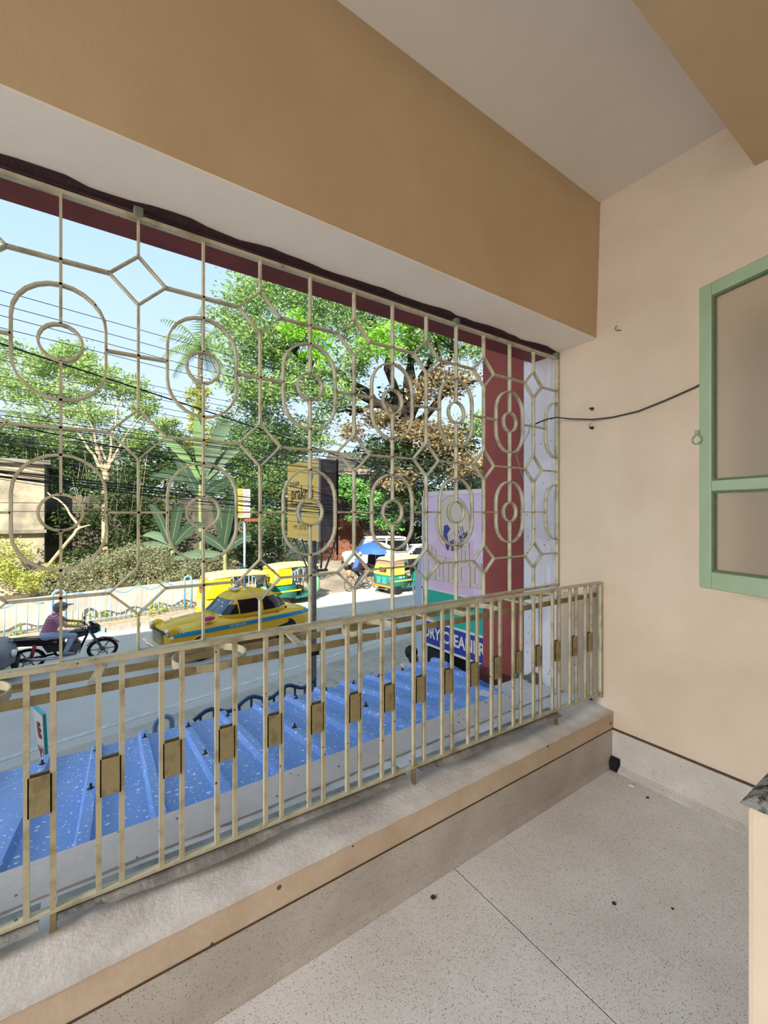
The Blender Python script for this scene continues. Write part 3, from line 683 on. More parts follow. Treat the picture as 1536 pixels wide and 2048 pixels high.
class Body:
    """lower hull sections along x: (x, half width, z bottom, z top); greenhouse rings by z: (z, x rear, x front, half width)"""
    def __init__(s, hull, green, hn=3.2, gn=4.0): s.h, s.g, s.hn, s.gn = hull, green, hn, gn
    def hy(s, x, z):
        X = [a[0] for a in s.h]; w, b, t = (np.interp(x, X, [a[i] for a in s.h]) for i in (1, 2, 3))
        q = min(1, abs((z - (b + t) / 2) / ((t - b) / 2))); return w * max(0, 1 - q ** s.hn) ** (1 / s.hn)
    def gp(s, z):
        Z = [a[0] for a in s.g]; return [np.interp(z, Z, [a[i] for a in s.g]) for i in (1, 2, 3)]
    def gy(s, x, z):
        x0, x1, w = s.gp(z); q = min(1, abs((x - (x0 + x1) / 2) / ((x1 - x0) / 2))); return w * max(0, 1 - q ** s.gn) ** (1 / s.gn)
    def gx(s, y, z, front=True):
        x0, x1, w = s.gp(z); q = min(1, abs(y / w)); a = (x1 - x0) / 2 * max(0, 1 - q ** s.gn) ** (1 / s.gn)
        return (x0 + x1) / 2 + (a if front else -a)
    def hull_mesh(s, n=28):
        rings = []
        for (x, w, b, t) in s.h:
            rings.append([(x, w * se(math.cos(2 * PI * i / n), s.hn), (b + t) / 2 + (t - b) / 2 * se(math.sin(2 * PI * i / n), s.hn)) for i in range(n)])
        return MB().loft(rings)
    def green_mesh(s, n=40):
        rings = []
        for (z, x0, x1, w) in s.g:
            rings.append([((x0 + x1) / 2 + (x1 - x0) / 2 * se(math.cos(2 * PI * i / n), s.gn), w * se(math.sin(2 * PI * i / n), s.gn), z) for i in range(n)])
        return MB().loft(rings)
    def side_patch(s, f, xz, off, side, n=8, m=5):
        """surface patch between lower edge (x0,x1,z) and upper edge (x0,x1,z) on greenhouse ('g') or hull ('h')"""
        (a0, a1, za), (b0, b1, zb) = xz; vs = []; fs = []
        for j in range(m + 1):
            t = j / m; z = za + (zb - za) * t
            for i in range(n + 1):
                x = (a0 + (a1 - a0) * i / n) * (1 - t) + (b0 + (b1 - b0) * i / n) * t
                vs.append((x, side * ((s.gy if f == 'g' else s.hy)(x, z) + off), z))
        for j in range(m):
            for i in range(n): q = j * (n + 1) + i; fs.append((q, q + 1, q + n + 2, q + n + 1))
        k = len(vs); vs += [(a, b - side * (off + .01), c) for a, b, c in vs]; fs += [tuple(k + v for v in reversed(f_)) for f_ in list(fs)]
        return MB().add(vs, fs, 0, True)
    def end_patch(s, w0, w1, z0, z1, off, front=True, n=8, m=5):
        vs = []; fs = []; sg_ = 1 if front else -1
        for j in range(m + 1):
            t = j / m; z = z0 + (z1 - z0) * t; w = w0 + (w1 - w0) * t
            for i in range(n + 1): y = -w + 2 * w * i / n; vs.append((s.gx(y, z, front) + sg_ * off, y, z))
        for j in range(m):
            for i in range(n): q = j * (n + 1) + i; fs.append((q, q + 1, q + n + 2, q + n + 1))
        return MB().add(vs, fs, 0, True)

# ------------------------------------------------------------------ the yellow taxi
tx = thing('taxi', 'yellow taxi with a blue side stripe on the road beyond the railing', 'taxi', (3.63, 12.72, GZ), PI + .19)
tb = Body([(-2.18, .48, .42, .74), (-2.12, .66, .32, .80), (-1.8, .76, .26, .90), (-1.2, .80, .23, .97), (-.5, .81, .22, 1.0), (.4, .81, .22, 1.0), (.9, .80, .22, .98), (1.3, .79, .24, .95), (1.75, .76, .28, .91), (2.0, .68, .34, .86), (2.1, .52, .42, .76)],
          [(.9, -1.45, .82, .74), (1.0, -1.42, .80, .735), (1.12, -1.33, .66, .71), (1.25, -1.2, .53, .67), (1.38, -1.03, .40, .62), (1.47, -.86, .24, .54), (1.54, -.6, .05, .40), (1.575, -.4, -.12, .22)], 3.4, 3.6)
tb.hull_mesh().build('body', ytax, tx)
tb.green_mesh().build('roof_shell', ytax, tx)
hd_ = MB()
rings = []
for x, w, t in ((.72, .50, 1.06), (.95, .50, 1.06), (1.3, .47, 1.045), (1.65, .42, 1.01), (1.9, .34, .95), (2.06, .22, .84)):
    rings.append([(x, w * se(math.cos(2 * PI * i / 20), 2.6), .75 + (t - .75) * se(math.sin(2 * PI * i / 20), 2.2)) for i in range(20)])
hd_.loft(rings).build('bonnet', ytax, tx)
MB().tube([(.85, 0, 1.062), (1.5, 0, 1.032), (1.95, 0, .94)], .012, 6).build('bonnet_strip', chrome, tx)
for s_ in (-1, 1):
    ws = [('g', ((.28, .70, 1.02), (.28, .45, 1.26)), 'quarter_glass'), ('g', ((-.36, .24, 1.01), (-.36, .24, 1.37)), 'door_glass'), ('g', ((-1.0, -.46, 1.01), (-.90, -.46, 1.37)), 'door_glass'), ('g', ((-1.28, -1.03, 1.03), (-1.07, -.94, 1.30)), 'quarter_glass')]
    for f, q, nm in ws: tb.side_patch(f, q, .006, s_).build(nm, glass, tx)
    fl_ = MB()
    for (x, z) in ((.26, 1), (-.41, 1), (-1.015, 1)):
        fl_.tube([(x, s_ * (tb.gy(x, 1.01) + .008), 1.01), (x + (.06 if x < -.9 else 0), s_ * (tb.gy(x + (.06 if x < -.9 else 0), 1.36) + .008), 1.36)], .010, 6)
    fl_.build('window_pillar', whitem if s_ == 0 else ytax, tx)
    st = MB(); vs = []
    st = tb.side_patch('h', ((-2.05, 1.95, .70), (-2.06, 1.98, .80)), .006, s_, 40, 2).build('side_stripe', tblue, tx)
    lettering('NO REFUSAL', .085, whitem, tx, T(.35, s_ * (tb.hy(.35, .75) + .012), .75) @ (Rz(PI) if s_ > 0 else Matrix.Identity(4)) @ Rx(PI / 2), depth=.002)
    for x in (-.28, -.88): MB().box((x - .07, s_ * (tb.hy(x, .88) + .001), .865), (x + .07, s_ * (tb.hy(x, .88) + .025), .885), ch=.006).build('door_handle', chrome, tx)
    for x in (1.30, -1.18):
        wheel(tx, x, s_ * .68, .31, .17)
        MB().prism([(x + .37 * math.cos(PI * i / 14), .30 + .37 * math.sin(PI * i / 14)) for i in range(15)], s_ * (tb.hy(x, .45) - .14), s_ * (tb.hy(x, .45) + .006), 'y').build('wheel_well', blackp, tx)
        MB().tube([(x + .375 * math.cos(PI * i / 14), s_ * (tb.hy(x, .45) + .004), .30 + .375 * math.sin(PI * i / 14)) for i in range(15)], .022, 6).build('wheel_arch_lip', ytax, tx)
    MB().ell((1.93, s_ * .56, .83), (.17, .12, .12)).build('wing_front', ytax, tx)
    MB().lathe([(.0001, 0), (.09, .0), (.098, -.03), (.085, -.06)], 16, 0, T(2.11, s_ * .56, .82) @ Ry(PI / 2)).build('headlamp', chrome, tx)
    MB().ell((2.02, s_ * .70, .70), (.05, .05, .04)).build('side_lamp', whitem, tx)
    MB().tube([(.85, s_ * .76, 1.0), (.87, s_ * .86, 1.06)], .012, 6).ell((.88, s_ * .90, 1.10), (.03, .06, .045)).build('wing_mirror', chrome, tx)
    MB().box((-2.2, s_ * .52, .60), (-2.12, s_ * .66, .82), ch=.02).build('tail_lamp', red_l, tx)
tb.end_patch(.60, .50, 1.04, 1.37, .008).build('windscreen', wsh, tx); tb.end_patch(.58, .46, 1.06, 1.36, .008, False).build('rear_glass', glass, tx)
wl_ = MB()
for y, z in ((.2, 1.28), (.32, 1.2), (-.05, 1.3)): wl_.box((tb.gx(y, z) + .010, y - .07, z - .04), (tb.gx(y, z) + .014, y + .07, z + .03))
wl_.build('windscreen_stickers', mat('sticker_white', (206, 220, 232), .5), tx)
MB().tube([(2.20, -.72, .44), (2.25, -.3, .44), (2.25, .3, .44), (2.20, .72, .44)], .05, 8).build('front_bumper', chrome, tx)
MB().tube([(-2.24, -.72, .46), (-2.28, 0, .46), (-2.24, .72, .46)], .05, 8).build('rear_bumper', chrome, tx)
gl = MB()
for k in range(6): gl.box((2.04, -.40 + .02 * k, .52 + .045 * k), (2.14, .40 - .02 * k, .54 + .045 * k))
gl.build('radiator_grille', chrome, tx)
MB().box((2.0, -.4, .5), (2.1, .4, .8)).build('grille_shadow', blackp, tx)
MB().box((-.02, -.22, 1.555), (.14, .22, 1.60), ch=.01).build('roof_lamp', mat('cream_box', (228, 214, 186), .5), tx)
MB().ell((1.1, .66, 1.02), (.18, .12, .05)).build('pink_cloth', mat('magenta_cloth', (200, 40, 150), .9, var=.2, scale=20), tx)
MB().box((-1.3, -.60, .5), (.6, .60, .98)).build('cabin_floor', seatm, tx)

# ------------------------------------------------------------------ auto rickshaws
green_a = mat('rickshaw_green', (30, 122, 108), .4, var=.06, scale=4); yel_a = mat('rickshaw_yellow', (214, 192, 84), .5, var=.06, scale=4)
yel_b = mat('rickshaw_bright_yellow', (242, 200, 30), .4, var=.05, scale=4); canv = mat('rickshaw_canvas', (208, 192, 150), .8, rgb2=(184, 164, 124), scale=5, bump=.15, bscale=20)
canv_y = mat('rickshaw_pale_roof', (240, 222, 150), .7, rgb2=(226, 200, 110), scale=4); brownc = mat('rickshaw_brown_back', (150, 122, 104), .8, var=.1, scale=6); gpale = mat('pale_green_cowl', (120, 176, 140), .5, var=.06, scale=5)
def rickshaw(label, loc, rz, upper, lower, roof, back, cowl, sc=1.0):
    t = thing('auto_rickshaw', label, 'auto rickshaw', loc, rz); t.scale = (sc,) * 3
    # lower tub: rounded back, narrowing to the cowl at the front
    r_ = []
    for x, w, b, tp in ((-1.28, .58, .42, .86), (-1.22, .63, .34, .90), (-.8, .65, .30, .92), (-.2, .64, .28, .92)):
        r_.append([(x, w * se(math.cos(2 * PI * i / 20), 5), (b + tp) / 2 + (tp - b) / 2 * se(math.sin(2 * PI * i / 20), 5)) for i in range(20)])
    MB().loft(r_).build('lower_body', lower, t)
    r_ = []
    for x, w, b, tp in ((-.22, .62, .28, .36), (.5, .56, .28, .36), (.9, .40, .28, .38)):
        r_.append([(x, w, b), (x, -w, b), (x, -w, tp), (x, w, tp)])
    MB().loft(r_, smooth=False).build('floor_pan', lower, t)
    r_ = []
    for z, x0, x1, w in ((.34, .74, 1.10, .30), (.5, .78, 1.22, .36), (.75, .82, 1.20, .40), (.98, .88, 1.08, .48), (1.02, .90, 1.02, .48)):
        r_.append([((x0 + x1) / 2 + (x1 - x0) / 2 * se(math.cos(2 * PI * i / 20), 2.6), w * se(math.sin(2 * PI * i / 20), 2.6), z) for i in range(20)])
    MB().loft(r_).build('cowl', cowl, t)
    # upper back
    r_ = []
    for z, x0, w in ((.90, -1.26, .645), (1.15, -1.22, .64), (1.36, -1.14, .62)):
        r_.append([(x0, w - .05, z), (x0 + .06, w, z), (-.42, w, z), (-.42, w - .03, z), (x0 + .09, w - .06, z), (x0 + .09, -w + .06, z), (-.42, -w + .03, z), (-.42, -w, z), (x0 + .06, -w, z), (x0, -w + .05, z)])
    MB().loft(r_, smooth=False).build('upper_back', upper, t)
    r_ = []
    for z, x0, w in ((1.36, -1.15, .625), (1.50, -1.08, .615), (1.60, -.98, .58)):
        r_.append([(x0, w - .05, z), (x0 + .06, w, z), (-.42, w, z), (-.42, w - .03, z), (x0 + .09, w - .06, z), (x0 + .09, -w + .06, z), (-.42, -w + .03, z), (-.42, -w, z), (x0 + .06, -w, z), (x0, -w + .05, z)])
    MB().loft(r_, smooth=False).build('canvas_back', back, t)
    # roof: shallow arch with turned-down edge
    r_ = []
    for x, w, z, h in ((-1.12, .58, 1.50, .08), (-.98, .63, 1.57, .12), (-.3, .66, 1.60, .13), (.5, .64, 1.59, .12), (.92, .58, 1.55, .09), (1.05, .50, 1.50, .06)):
        top = [(x, w * math.cos(PI * i / 12), z + h * math.sin(PI * i / 12) ** .7) for i in range(13)]
        bot = [(x, .96 * w * math.cos(PI * i / 12), z - .03 + (h - .01) * math.sin(PI * i / 12) ** .7) for i in range(12, -1, -1)]
        r_.append(top + bot)
    MB().loft(r_).build('canopy', roof, t)
    # screen
    scm = MB().hexa([(.98, -.46, 1.0), (1.0, -.46, 1.0), (1.0, .46, 1.0), (.98, .46, 1.0), (.86, -.50, 1.52), (.88, -.50, 1.52), (.88, .50, 1.52), (.86, .50, 1.52)])
    scm.build('windscreen', wsh, t)
    for s_ in (-1, 1):
        MB().tube([(.99, s_ * .48, 1.0), (.88, s_ * .52, 1.55)], .022, 6).build('screen_post', blackp, t)
        MB().tube([(-.02, s_ * .62, .34), (-.02, s_ * .63, 1.6)], .018, 6).build('post', blackp, t)
        MB().tube([(-.4, s_ * .64, .95), (.0, s_ * .63, .95)], .016, 6).build('side_rail', blackp, t)
        wheel(t, -.78, s_ * .56, .215, .12)
        MB().box((-1.31, s_ * .50 - .05, .52), (-1.26, s_ * .50 + .05, .62), ch=.01).build('tail_lamp', red_l, t)
        MB().ell((1.10, s_ * .40, .86), (.03, .03, .03)).build('indicator', amber, t)
    wheel(t, .93, 0, .215, .10, 'front_wheel')
    MB().tube([(.72, 0, .40), (.80, 0, .46), (.93, 0, .47), (1.08, 0, .44), (1.16, 0, .36)], .06, 8).build('front_mudguard', cowl, t)
    MB().lathe([(.0001, .03), (.07, .02), (.075, -.03), (.05, -.06)], 14, 0, T(1.21, 0, .80) @ Ry(PI / 2)).build('headlamp', chrome, t)
    MB().box((-1.05, -.56, .42), (-.55, .56, .72), ch=.03).box((-1.16, -.54, .7), (-1.04, .54, 1.15), ch=.03).box((.05, -.2, .36), (.42, .2, .70), ch=.03).build('seats', seatm, t)
    MB().box((-.46, -.58, .36), (-.42, .58, 1.05)).build('bulkhead', blackp, t)
    MB().tube([(.86, -.3, .98), (.80, -.1, 1.0), (.80, .1, 1.0), (.86, .3, .98)], .018, 6).tube([(.82, 0, 1.0), (.93, 0, .42)], .02, 6).build('handlebar', blackp, t)
    # back details
    MB().box((-1.275, -.28, 1.03), (-1.20, .16, 1.24), ch=.02).build('rear_window', glass, t)
    MB().box((-1.285, -.22, 1.06), (-1.22, .10, 1.17), ch=.02).build('window_sticker', mat('sticker_red', (170, 70, 50), .6), t)
    pv = MB()
    for y in (-.2, .2):
        for k in range(6): pv.box((-1.30, y - .13, .52 + .05 * k), (-1.26, y + .13, .54 + .05 * k))
    pv.build('engine_louvres', mat('louvre_pale_teal', (110, 190, 186), .5), t)
    MB().box((-1.30, -.60, .34), (-1.2, .60, .44), ch=.02).build('rear_apron', amber if upper is yel_a else upper, t)
    MB().tube([(-1.34, -.5, .28), (-1.36, 0, .28), (-1.34, .5, .28)], .02, 6).build('rear_bumper', steel, t)
    [MB().box((-1.28, s_ * .645, .60), (.0, s_ * .655, .66)).build('side_band', upper, t) for s_ in (-1, 1)]
    return t
ra = rickshaw('green and yellow auto rickshaw seen from behind beside the pink sign', (12.55, 16.62, GZ), .10, yel_a, green_a, canv, brownc, green_a, 1.0)
lettering('430  M', .13, whitem, ra, T(-.62, -.662, .78) @ Rx(PI / 2))
rickshaw('yellow auto rickshaw with pale roof half hidden behind the taxi roof', (4.55, 15.9, GZ), .06, yel_b, yel_b, canv_y, yel_b, gpale, .98)
rickshaw('yellow auto rickshaw with pale green front ahead of the other', (7.25, 17.15, GZ), .12, yel_b, green_a, canv_y, yel_b, gpale, .98)

# ------------------------------------------------------------------ grey car at the left edge, jeep and dark car in the side street
def plain_car(label, loc, rz, m, hull, green, roofm=None, sc=1, name='car', wb=(1.25, -1.25), wr_=.31, hn=3.6, gn=5):
    t = thing(name, label, 'car', loc, rz); t.scale = (sc,) * 3
    b = Body(hull, green, hn, gn); b.hull_mesh().build('body', m, t); b.green_mesh().build('cabin', roofm or m, t)
    z0, z1 = green[0][0] + .06, green[-2][0] - .04; x0, x1, w = b.gp((z0 + z1) / 2); xm = (x0 + x1) / 2
    for s_ in (-1, 1):
        b.side_patch('g', ((xm + .04, x1 - .06, z0), (xm + .04, x1 - .20, z1)), .006, s_).build('door_glass', glass, t)
        b.side_patch('g', ((x0 + .08, xm - .04, z0), (x0 + .22, xm - .04, z1)), .006, s_).build('door_glass', glass, t)
        for x in wb:
            wheel(t, x, s_ * (hull[len(hull) // 2][1] - .10), wr_, .18)
            MB().prism([(x + (wr_ + .06) * math.cos(PI * i / 12), wr_ + (wr_ + .06) * math.sin(PI * i / 12)) for i in range(13)], s_ * (b.hy(x, .5) - .1), s_ * (b.hy(x, .5) + .006), 'y').build('wheel_well', blackp, t)
        MB().ell((hull[-1][0] - .02, s_ * .5, (hull[-1][2] + hull[-1][3]) / 2 + .1), (.06, .13, .08)).build('headlamp', whitem, t)
        MB().box((x1 + .0, s_ * (w + .02), z0), (x1 + .1, s_ * (w + .16), z0 + .12), ch=.02).build('wing_mirror', blackp, t)
    b.end_patch(w * .85, w * .75, z0, z1, .008).build('windscreen', wsh, t); b.end_patch(w * .85, w * .75, z0, z1, .008, False).build('rear_glass', glass, t)
    MB().box((hull[-1][0] - .06, -.55, hull[-1][2] - .08), (hull[-1][0] + .06, .55, hull[-1][2] + .06), ch=.03).build('bumper', blackp, t)
    return t
gcar = mat('dull_grey_paint', (140, 142, 146), .4, rgb2=(120, 122, 126), scale=3)
plain_car('dull grey car following close behind the motorcycle', (-3.22, 13.15, GZ), .04, gcar,
          [(-1.9, .6, .4, .8), (-1.8, .75, .3, .95), (-1, .82, .24, .98), (.6, .82, .24, .98), (1.3, .80, .24, .92), (1.75, .72, .28, .82), (1.95, .55, .36, .70)],
          [(.9, -1.8, .95, .76), (1.0, -1.75, .85, .75), (1.35, -1.45, .3, .62), (1.47, -1.2, .05, .5), (1.5, -1, -.2, .3)])
jw = mat('cream_jeep', (206, 204, 192), .5, var=.08, scale=3)
plain_car('cream boxy van parked in the side street behind the blue umbrella', (15.7, 23.6, GZ + .02), 2.75, jw,
          [(-2.0, .78, .45, 1.0), (-1.9, .85, .35, 1.1), (0, .88, .32, 1.12), (1.0, .88, .32, 1.12), (1.7, .84, .34, 1.08), (1.9, .74, .42, 1.0)],
          [(1.05, -1.9, 1.2, .84), (1.2, -1.88, 1.1, .83), (1.75, -1.78, .75, .77), (1.9, -1.7, .62, .7), (1.93, -1.5, .4, .5)], sc=1.12, name='van')
plain_car('dark green car with pale roof parked behind the rickshaw', (18.0, 22.4, GZ + .02), 2.9, mat('dark_green_paint', (74, 88, 82), .3, var=.15, scale=4),
          [(-2.0, .6, .4, .8), (-1.8, .78, .3, .95), (0, .84, .24, 1.0), (1.2, .82, .26, .96), (1.8, .76, .3, .88), (2.0, .6, .38, .76)],
          [(.92, -1.5, 1.0, .78), (1.0, -1.45, .9, .77), (1.4, -1.1, .4, .66), (1.52, -.9, .15, .55), (1.55, -.7, -.1, .3)], roofm=jw, sc=1.05)

# ------------------------------------------------------------------ motorcycle
mb_ = thing('motorcycle', 'black motorcycle ridden along the far side of the road', 'motorcycle', (-.36, 13.36, GZ), .0); mb_.scale = (1.15, 1, .88)
blackg = mat('black_gloss', (18, 18, 22), .2, coat=.5); grey_m = mat('engine_grey', (120, 122, 126), .4, metal=.6, var=.2, scale=10); tankb = mat('tank_dark_blue', (30, 36, 56), .2, coat=.6)
def bike_wheel(root, x, r=.30, w=.085, sp=6):
    M_ = T(x, 0, r) @ Rx(PI / 2)
    o = MB().lathe([(r - .06, -w * .4), (r - .015, -w / 2), (r, 0), (r - .015, w / 2), (r - .06, w * .4)], 32, 0, M_, cap=False).build('wheel', rubber, root)
    b = MB().lathe([(r - .075, -.03), (r - .055, -.035), (r - .055, .035), (r - .075, .03), (r - .075, -.03)], 32, 0, M_, cap=False).lathe([(.0001, -.05), (.05, -.05), (.05, .05), (.0001, .05)], 14, 0, M_)
    for k in range(sp): a = 2 * PI * k / sp; b.tube([(x + .04 * math.cos(a), 0, r + .04 * math.sin(a)), (x + (r - .06) * math.cos(a), 0, r + (r - .06) * math.sin(a))], .014, 5)
    b.build('alloy_rim', grey_m, o)
    MB().lathe([(.07, .055), (.11, .055), (.11, .06), (.07, .06), (.07, .055)], 20, 0, M_, cap=False).build('brake_disc', chrome, o)
FWX, RWX = .68, -.62
bike_wheel(mb_, FWX); bike_wheel(mb_, RWX)
for s_ in (-1, 1): MB().tube([(FWX, s_ * .09, .30), (.42, s_ * .09, .92)], .022, 7).build('fork', grey_m, mb_)
MB().tube([(FWX - .30, 0, .46), (FWX - .18, 0, .585), (FWX, 0, .635), (FWX + .2, 0, .57), (FWX + .31, 0, .44)], 1, flat=(.06, .012, (0, 1, 0))).build('front_mudguard', blackg, mb_)
r_ = []
for x, w, b_, tp in ((-.02, .08, .76, .86), (.05, .13, .74, .93), (.2, .15, .72, .98), (.36, .12, .76, .96), (.42, .07, .80, .90)):
    r_.append([(x, w * se(math.cos(2 * PI * i / 16), 2.6), (b_ + tp) / 2 + (tp - b_) / 2 * se(math.sin(2 * PI * i / 16), 2.6)) for i in range(16)])
MB().loft(r_).build('fuel_tank', tankb, mb_)
r_ = []
for x, w, b_, tp in ((-.85, .07, .86, .93), (-.7, .11, .80, .90), (-.4, .14, .74, .85), (-.15, .12, .72, .82), (.02, .08, .74, .82)):
    r_.append([(x, w * se(math.cos(2 * PI * i / 14), 3), (b_ + tp) / 2 + (tp - b_) / 2 * se(math.sin(2 * PI * i / 14), 3)) for i in range(14)])
MB().loft(r_).build('seat', seatm if False else blackp, mb_)
MB().hexa([(-.95, -.09, .74), (-.2, -.13, .62), (-.2, .13, .62), (-.95, .09, .74), (-.98, -.07, .88), (-.2, -.11, .74), (-.2, .11, .74), (-.98, .07, .88)]).build('tail_panel', blackg, mb_)
MB().tube([(-.93, .13, .90), (-.6, .16, .88), (-.45, .15, .86)], .014, 6).tube([(-.93, -.13, .90), (-.6, -.16, .88), (-.45, -.15, .86)], .014, 6).build('grab_rail', grey_m, mb_)
MB().box((-1.0, -.06, .78), (-.95, .06, .87), ch=.01).build('tail_lamp', red_l, mb_)
MB().hexa([(-1.02, -.08, .42), (-.98, -.08, .42), (-.98, .08, .42), (-1.02, .08, .42), (-.9, -.08, .78), (-.84, -.08, .78), (-.84, .08, .78), (-.9, .08, .78)]).build('rear_mudguard', blackp, mb_)
MB().box((-.08, -.14, .34), (.28, .14, .62), ch=.04).tube([(.1, 0, .6), (.18, 0, .72)], .09, 10).build('engine', grey_m, mb_)
MB().tube([(.26, -.1, .42), (.2, -.15, .30), (-.2, -.16, .28), (-.75, -.18, .36)], [.025, .025, .04, .055], 9).build('exhaust', chrome, mb_)
fr2 = MB()
for p in ([(.42, 0, .86), (.30, 0, .50), (.25, 0, .30), (-.15, 0, .30)], [(.42, 0, .86), (-.1, 0, .74), (-.2, 0, .5), (-.15, 0, .3)], [(-.15, 0, .36), (RWX, .08, .30)], [(-.15, 0, .36), (RWX, -.08, .30)]): fr2.tube(p, .024, 7)
fr2.build('frame', blackp, mb_)
for s_ in (-1, 1): MB().tube([(RWX + .05, s_ * .11, .34), (-.5, s_ * .11, .70)], .035, 8).build('shock_absorber', mat('shock_red', (170, 70, 60), .4), mb_)
MB().tube([(.30, -.36, 1.03), (.38, -.2, 1.02), (.42, 0, .98), (.38, .2, 1.02), (.30, .36, 1.03)], .014, 7).build('handlebar', blackp, mb_)
MB().ell((.52, 0, .93), (.13, .13, .15)).hexa([(.48, -.1, 1.0), (.6, -.1, 1.0), (.6, .1, 1.0), (.48, .1, 1.0), (.42, -.08, 1.14), (.48, -.08, 1.14), (.48, .08, 1.14), (.42, .08, 1.14)]).build('headlamp_cowl', blackg, mb_)
MB().ell((.62, 0, .90), (.035, .08, .09)).build('headlamp', chrome, mb_)
for s_ in (-1, 1): MB().tube([(.36, s_ * .24, 1.03), (.34, s_ * .30, 1.18)], .008, 5).ell((.34, s_ * .32, 1.20), (.02, .06, .035)).build('mirror', blackp, mb_)
MB().hexa([(-.3, -.15, .45), (.0, -.15, .45), (.0, .15, .45), (-.3, .15, .45), (-.4, -.13, .68), (.0, -.13, .70), (.0, .13, .70), (-.4, .13, .68)]).build('side_cover', blackg, mb_)

# ------------------------------------------------------------------ bicycle
bc = thing('bicycle', 'old bicycle ridden along the kerb beside the umbrella', 'bicycle', (10.95, 17.95, GZ), .12)
bkm = mat('bicycle_brown', (120, 96, 78), .5, var=.2, scale=20)
for x in (.53, -.53):
    M_ = T(x, 0, .35) @ Rx(PI / 2)
    o = MB().lathe([(.325, -.018), (.35, 0), (.325, .018), (.315, 0), (.325, -.018)], 28, 0, M_, cap=False).build('wheel', rubber, bc)
    b = MB().lathe([(.0001, -.03), (.025, -.03), (.025, .03), (.0001, .03)], 10, 0, M_)
    for k in range(12): a = 2 * PI * k / 12; b.tube([(x, .02 * (-1) ** k, .35), (x + .32 * math.cos(a), 0, .35 + .32 * math.sin(a))], .003, 4)
    b.build('spokes', steel, o)
f_ = MB()
for p in ([(.53, .05, .35), (.36, .02, .88), (.34, 0, .98)], [(.53, -.05, .35), (.36, -.02, .88)], [(.38, 0, .82), (-.08, 0, .32)], [(.36, 0, .88), (-.2, 0, .86)], [(-.08, 0, .32), (-.23, 0, .95)], [(-.08, 0, .32), (-.53, .05, .35)], [(-.2, 0, .82), (-.53, .05, .35)], [(-.08, 0, .32), (-.53, -.05, .35)], [(-.2, 0, .82), (-.53, -.05, .35)]): f_.tube(p, .014, 6)
f_.build('frame', bkm, bc)
MB().tube([(.22, -.27, 1.0), (.34, -.2, 1.02), (.34, .2, 1.02), (.22, .27, 1.0)], .011, 6).build('handlebar', steel, bc)
MB().ell((-.25, 0, .97), (.13, .08, .035)).build('saddle', blackp, bc)
MB().box((-.78, -.09, .70), (-.32, .09, .72)).tube([(-.7, .08, .7), (-.53, .05, .36)], .008, 5).build('carrier', bkm, bc)
MB().box((-.20, -.03, .31), (.04, .03, .33)).tube([(-.08, .06, .32), (-.08, .08, .18)], .01, 5).tube([(-.08, -.06, .32), (-.08, -.08, .46)], .01, 5).build('pedals', steel, bc)
MB().lathe([(.0001, 0), (.10, 0), (.11, .26), (.09, .30), (.0001, .30)], 14, 0, T(-.58, 0, .72)).build('tin_can', mat('tan_can', (170, 140, 110), .6, var=.1, scale=8), bc)

# ------------------------------------------------------------------ vendor's umbrella
um = thing('umbrella', 'blue white and orange street umbrella over a vendor stall', 'umbrella', (13.35, 20.1, GZ))
MB().tube([(0, 0, 0), (0, 0, 2.05)], .022, 8).build('pole', steel, um)
ub = mat('umbrella_blue', (56, 104, 196), .6, var=.08, scale=4, transl=.15); uo = mat('umbrella_orange', (226, 130, 84), .6, transl=.15); uw = mat('umbrella_white', (226, 222, 226), .6, transl=.15)
for k in range(8):
    a0, a1 = 2 * PI * k / 8, 2 * PI * (k + 1) / 8; vs = []; n = 6; mm = 4
    for i in range(n + 1):
        t_ = i / n; rr = 1.1 * math.sin(t_ * PI / 2 * .96); z = 2.12 - .62 * (1 - math.cos(t_ * PI / 2 * .96))
        for j in range(mm + 1):
            a = a0 + (a1 - a0) * j / mm; q = rr * (math.cos(PI / 8) / math.cos((j / mm - .5) * PI / 4) * .5 + .5)
            vs.append((q * math.cos(a), q * math.sin(a), z - (.05 * math.sin(PI * j / mm) * t_ if i == n else 0)))
    fs = [(i * (mm + 1) + j, i * (mm + 1) + j + 1, (i + 1) * (mm + 1) + j + 1, (i + 1) * (mm + 1) + j) for i in range(n) for j in range(mm)]
    MB().add(vs, fs, 0, True).build('umbrella_panel', [uo, uo, uo, ub, ub, ub, uw, uw][k], um)
for k in range(8): a = 2 * PI * k / 8; MB().tube([(0, 0, 1.6), (.55 * math.cos(a), .55 * math.sin(a), 1.93)], .006, 4).build('rib', steel, um)
vs_ = thing('vendor_stall', 'dark covered stall table under the blue umbrella', 'stall', (13.9, 20.6, GZ))
MB().box((-.55, -.45, .78), (.55, .45, .84), ch=.01).build('table_top', mat('stall_board', (92, 84, 76), .8, var=.2, scale=8), vs_)
for x in (-.5, .5):
    for y in (-.4, .4): MB().box((x - .025, y - .025, 0), (x + .025, y + .025, .78)).build('leg', blackp, vs_)
MB().hexa([(-.5, -.1, .84), (.5, -.1, .84), (.5, .42, .84), (-.5, .42, .84), (-.45, .1, 1.5), (.45, .1, 1.5), (.45, .4, 1.55), (-.45, .4, 1.55)]).build('dark_cover', mat('dark_sheet', (32, 32, 36), .9, var=.3, scale=6), vs_)
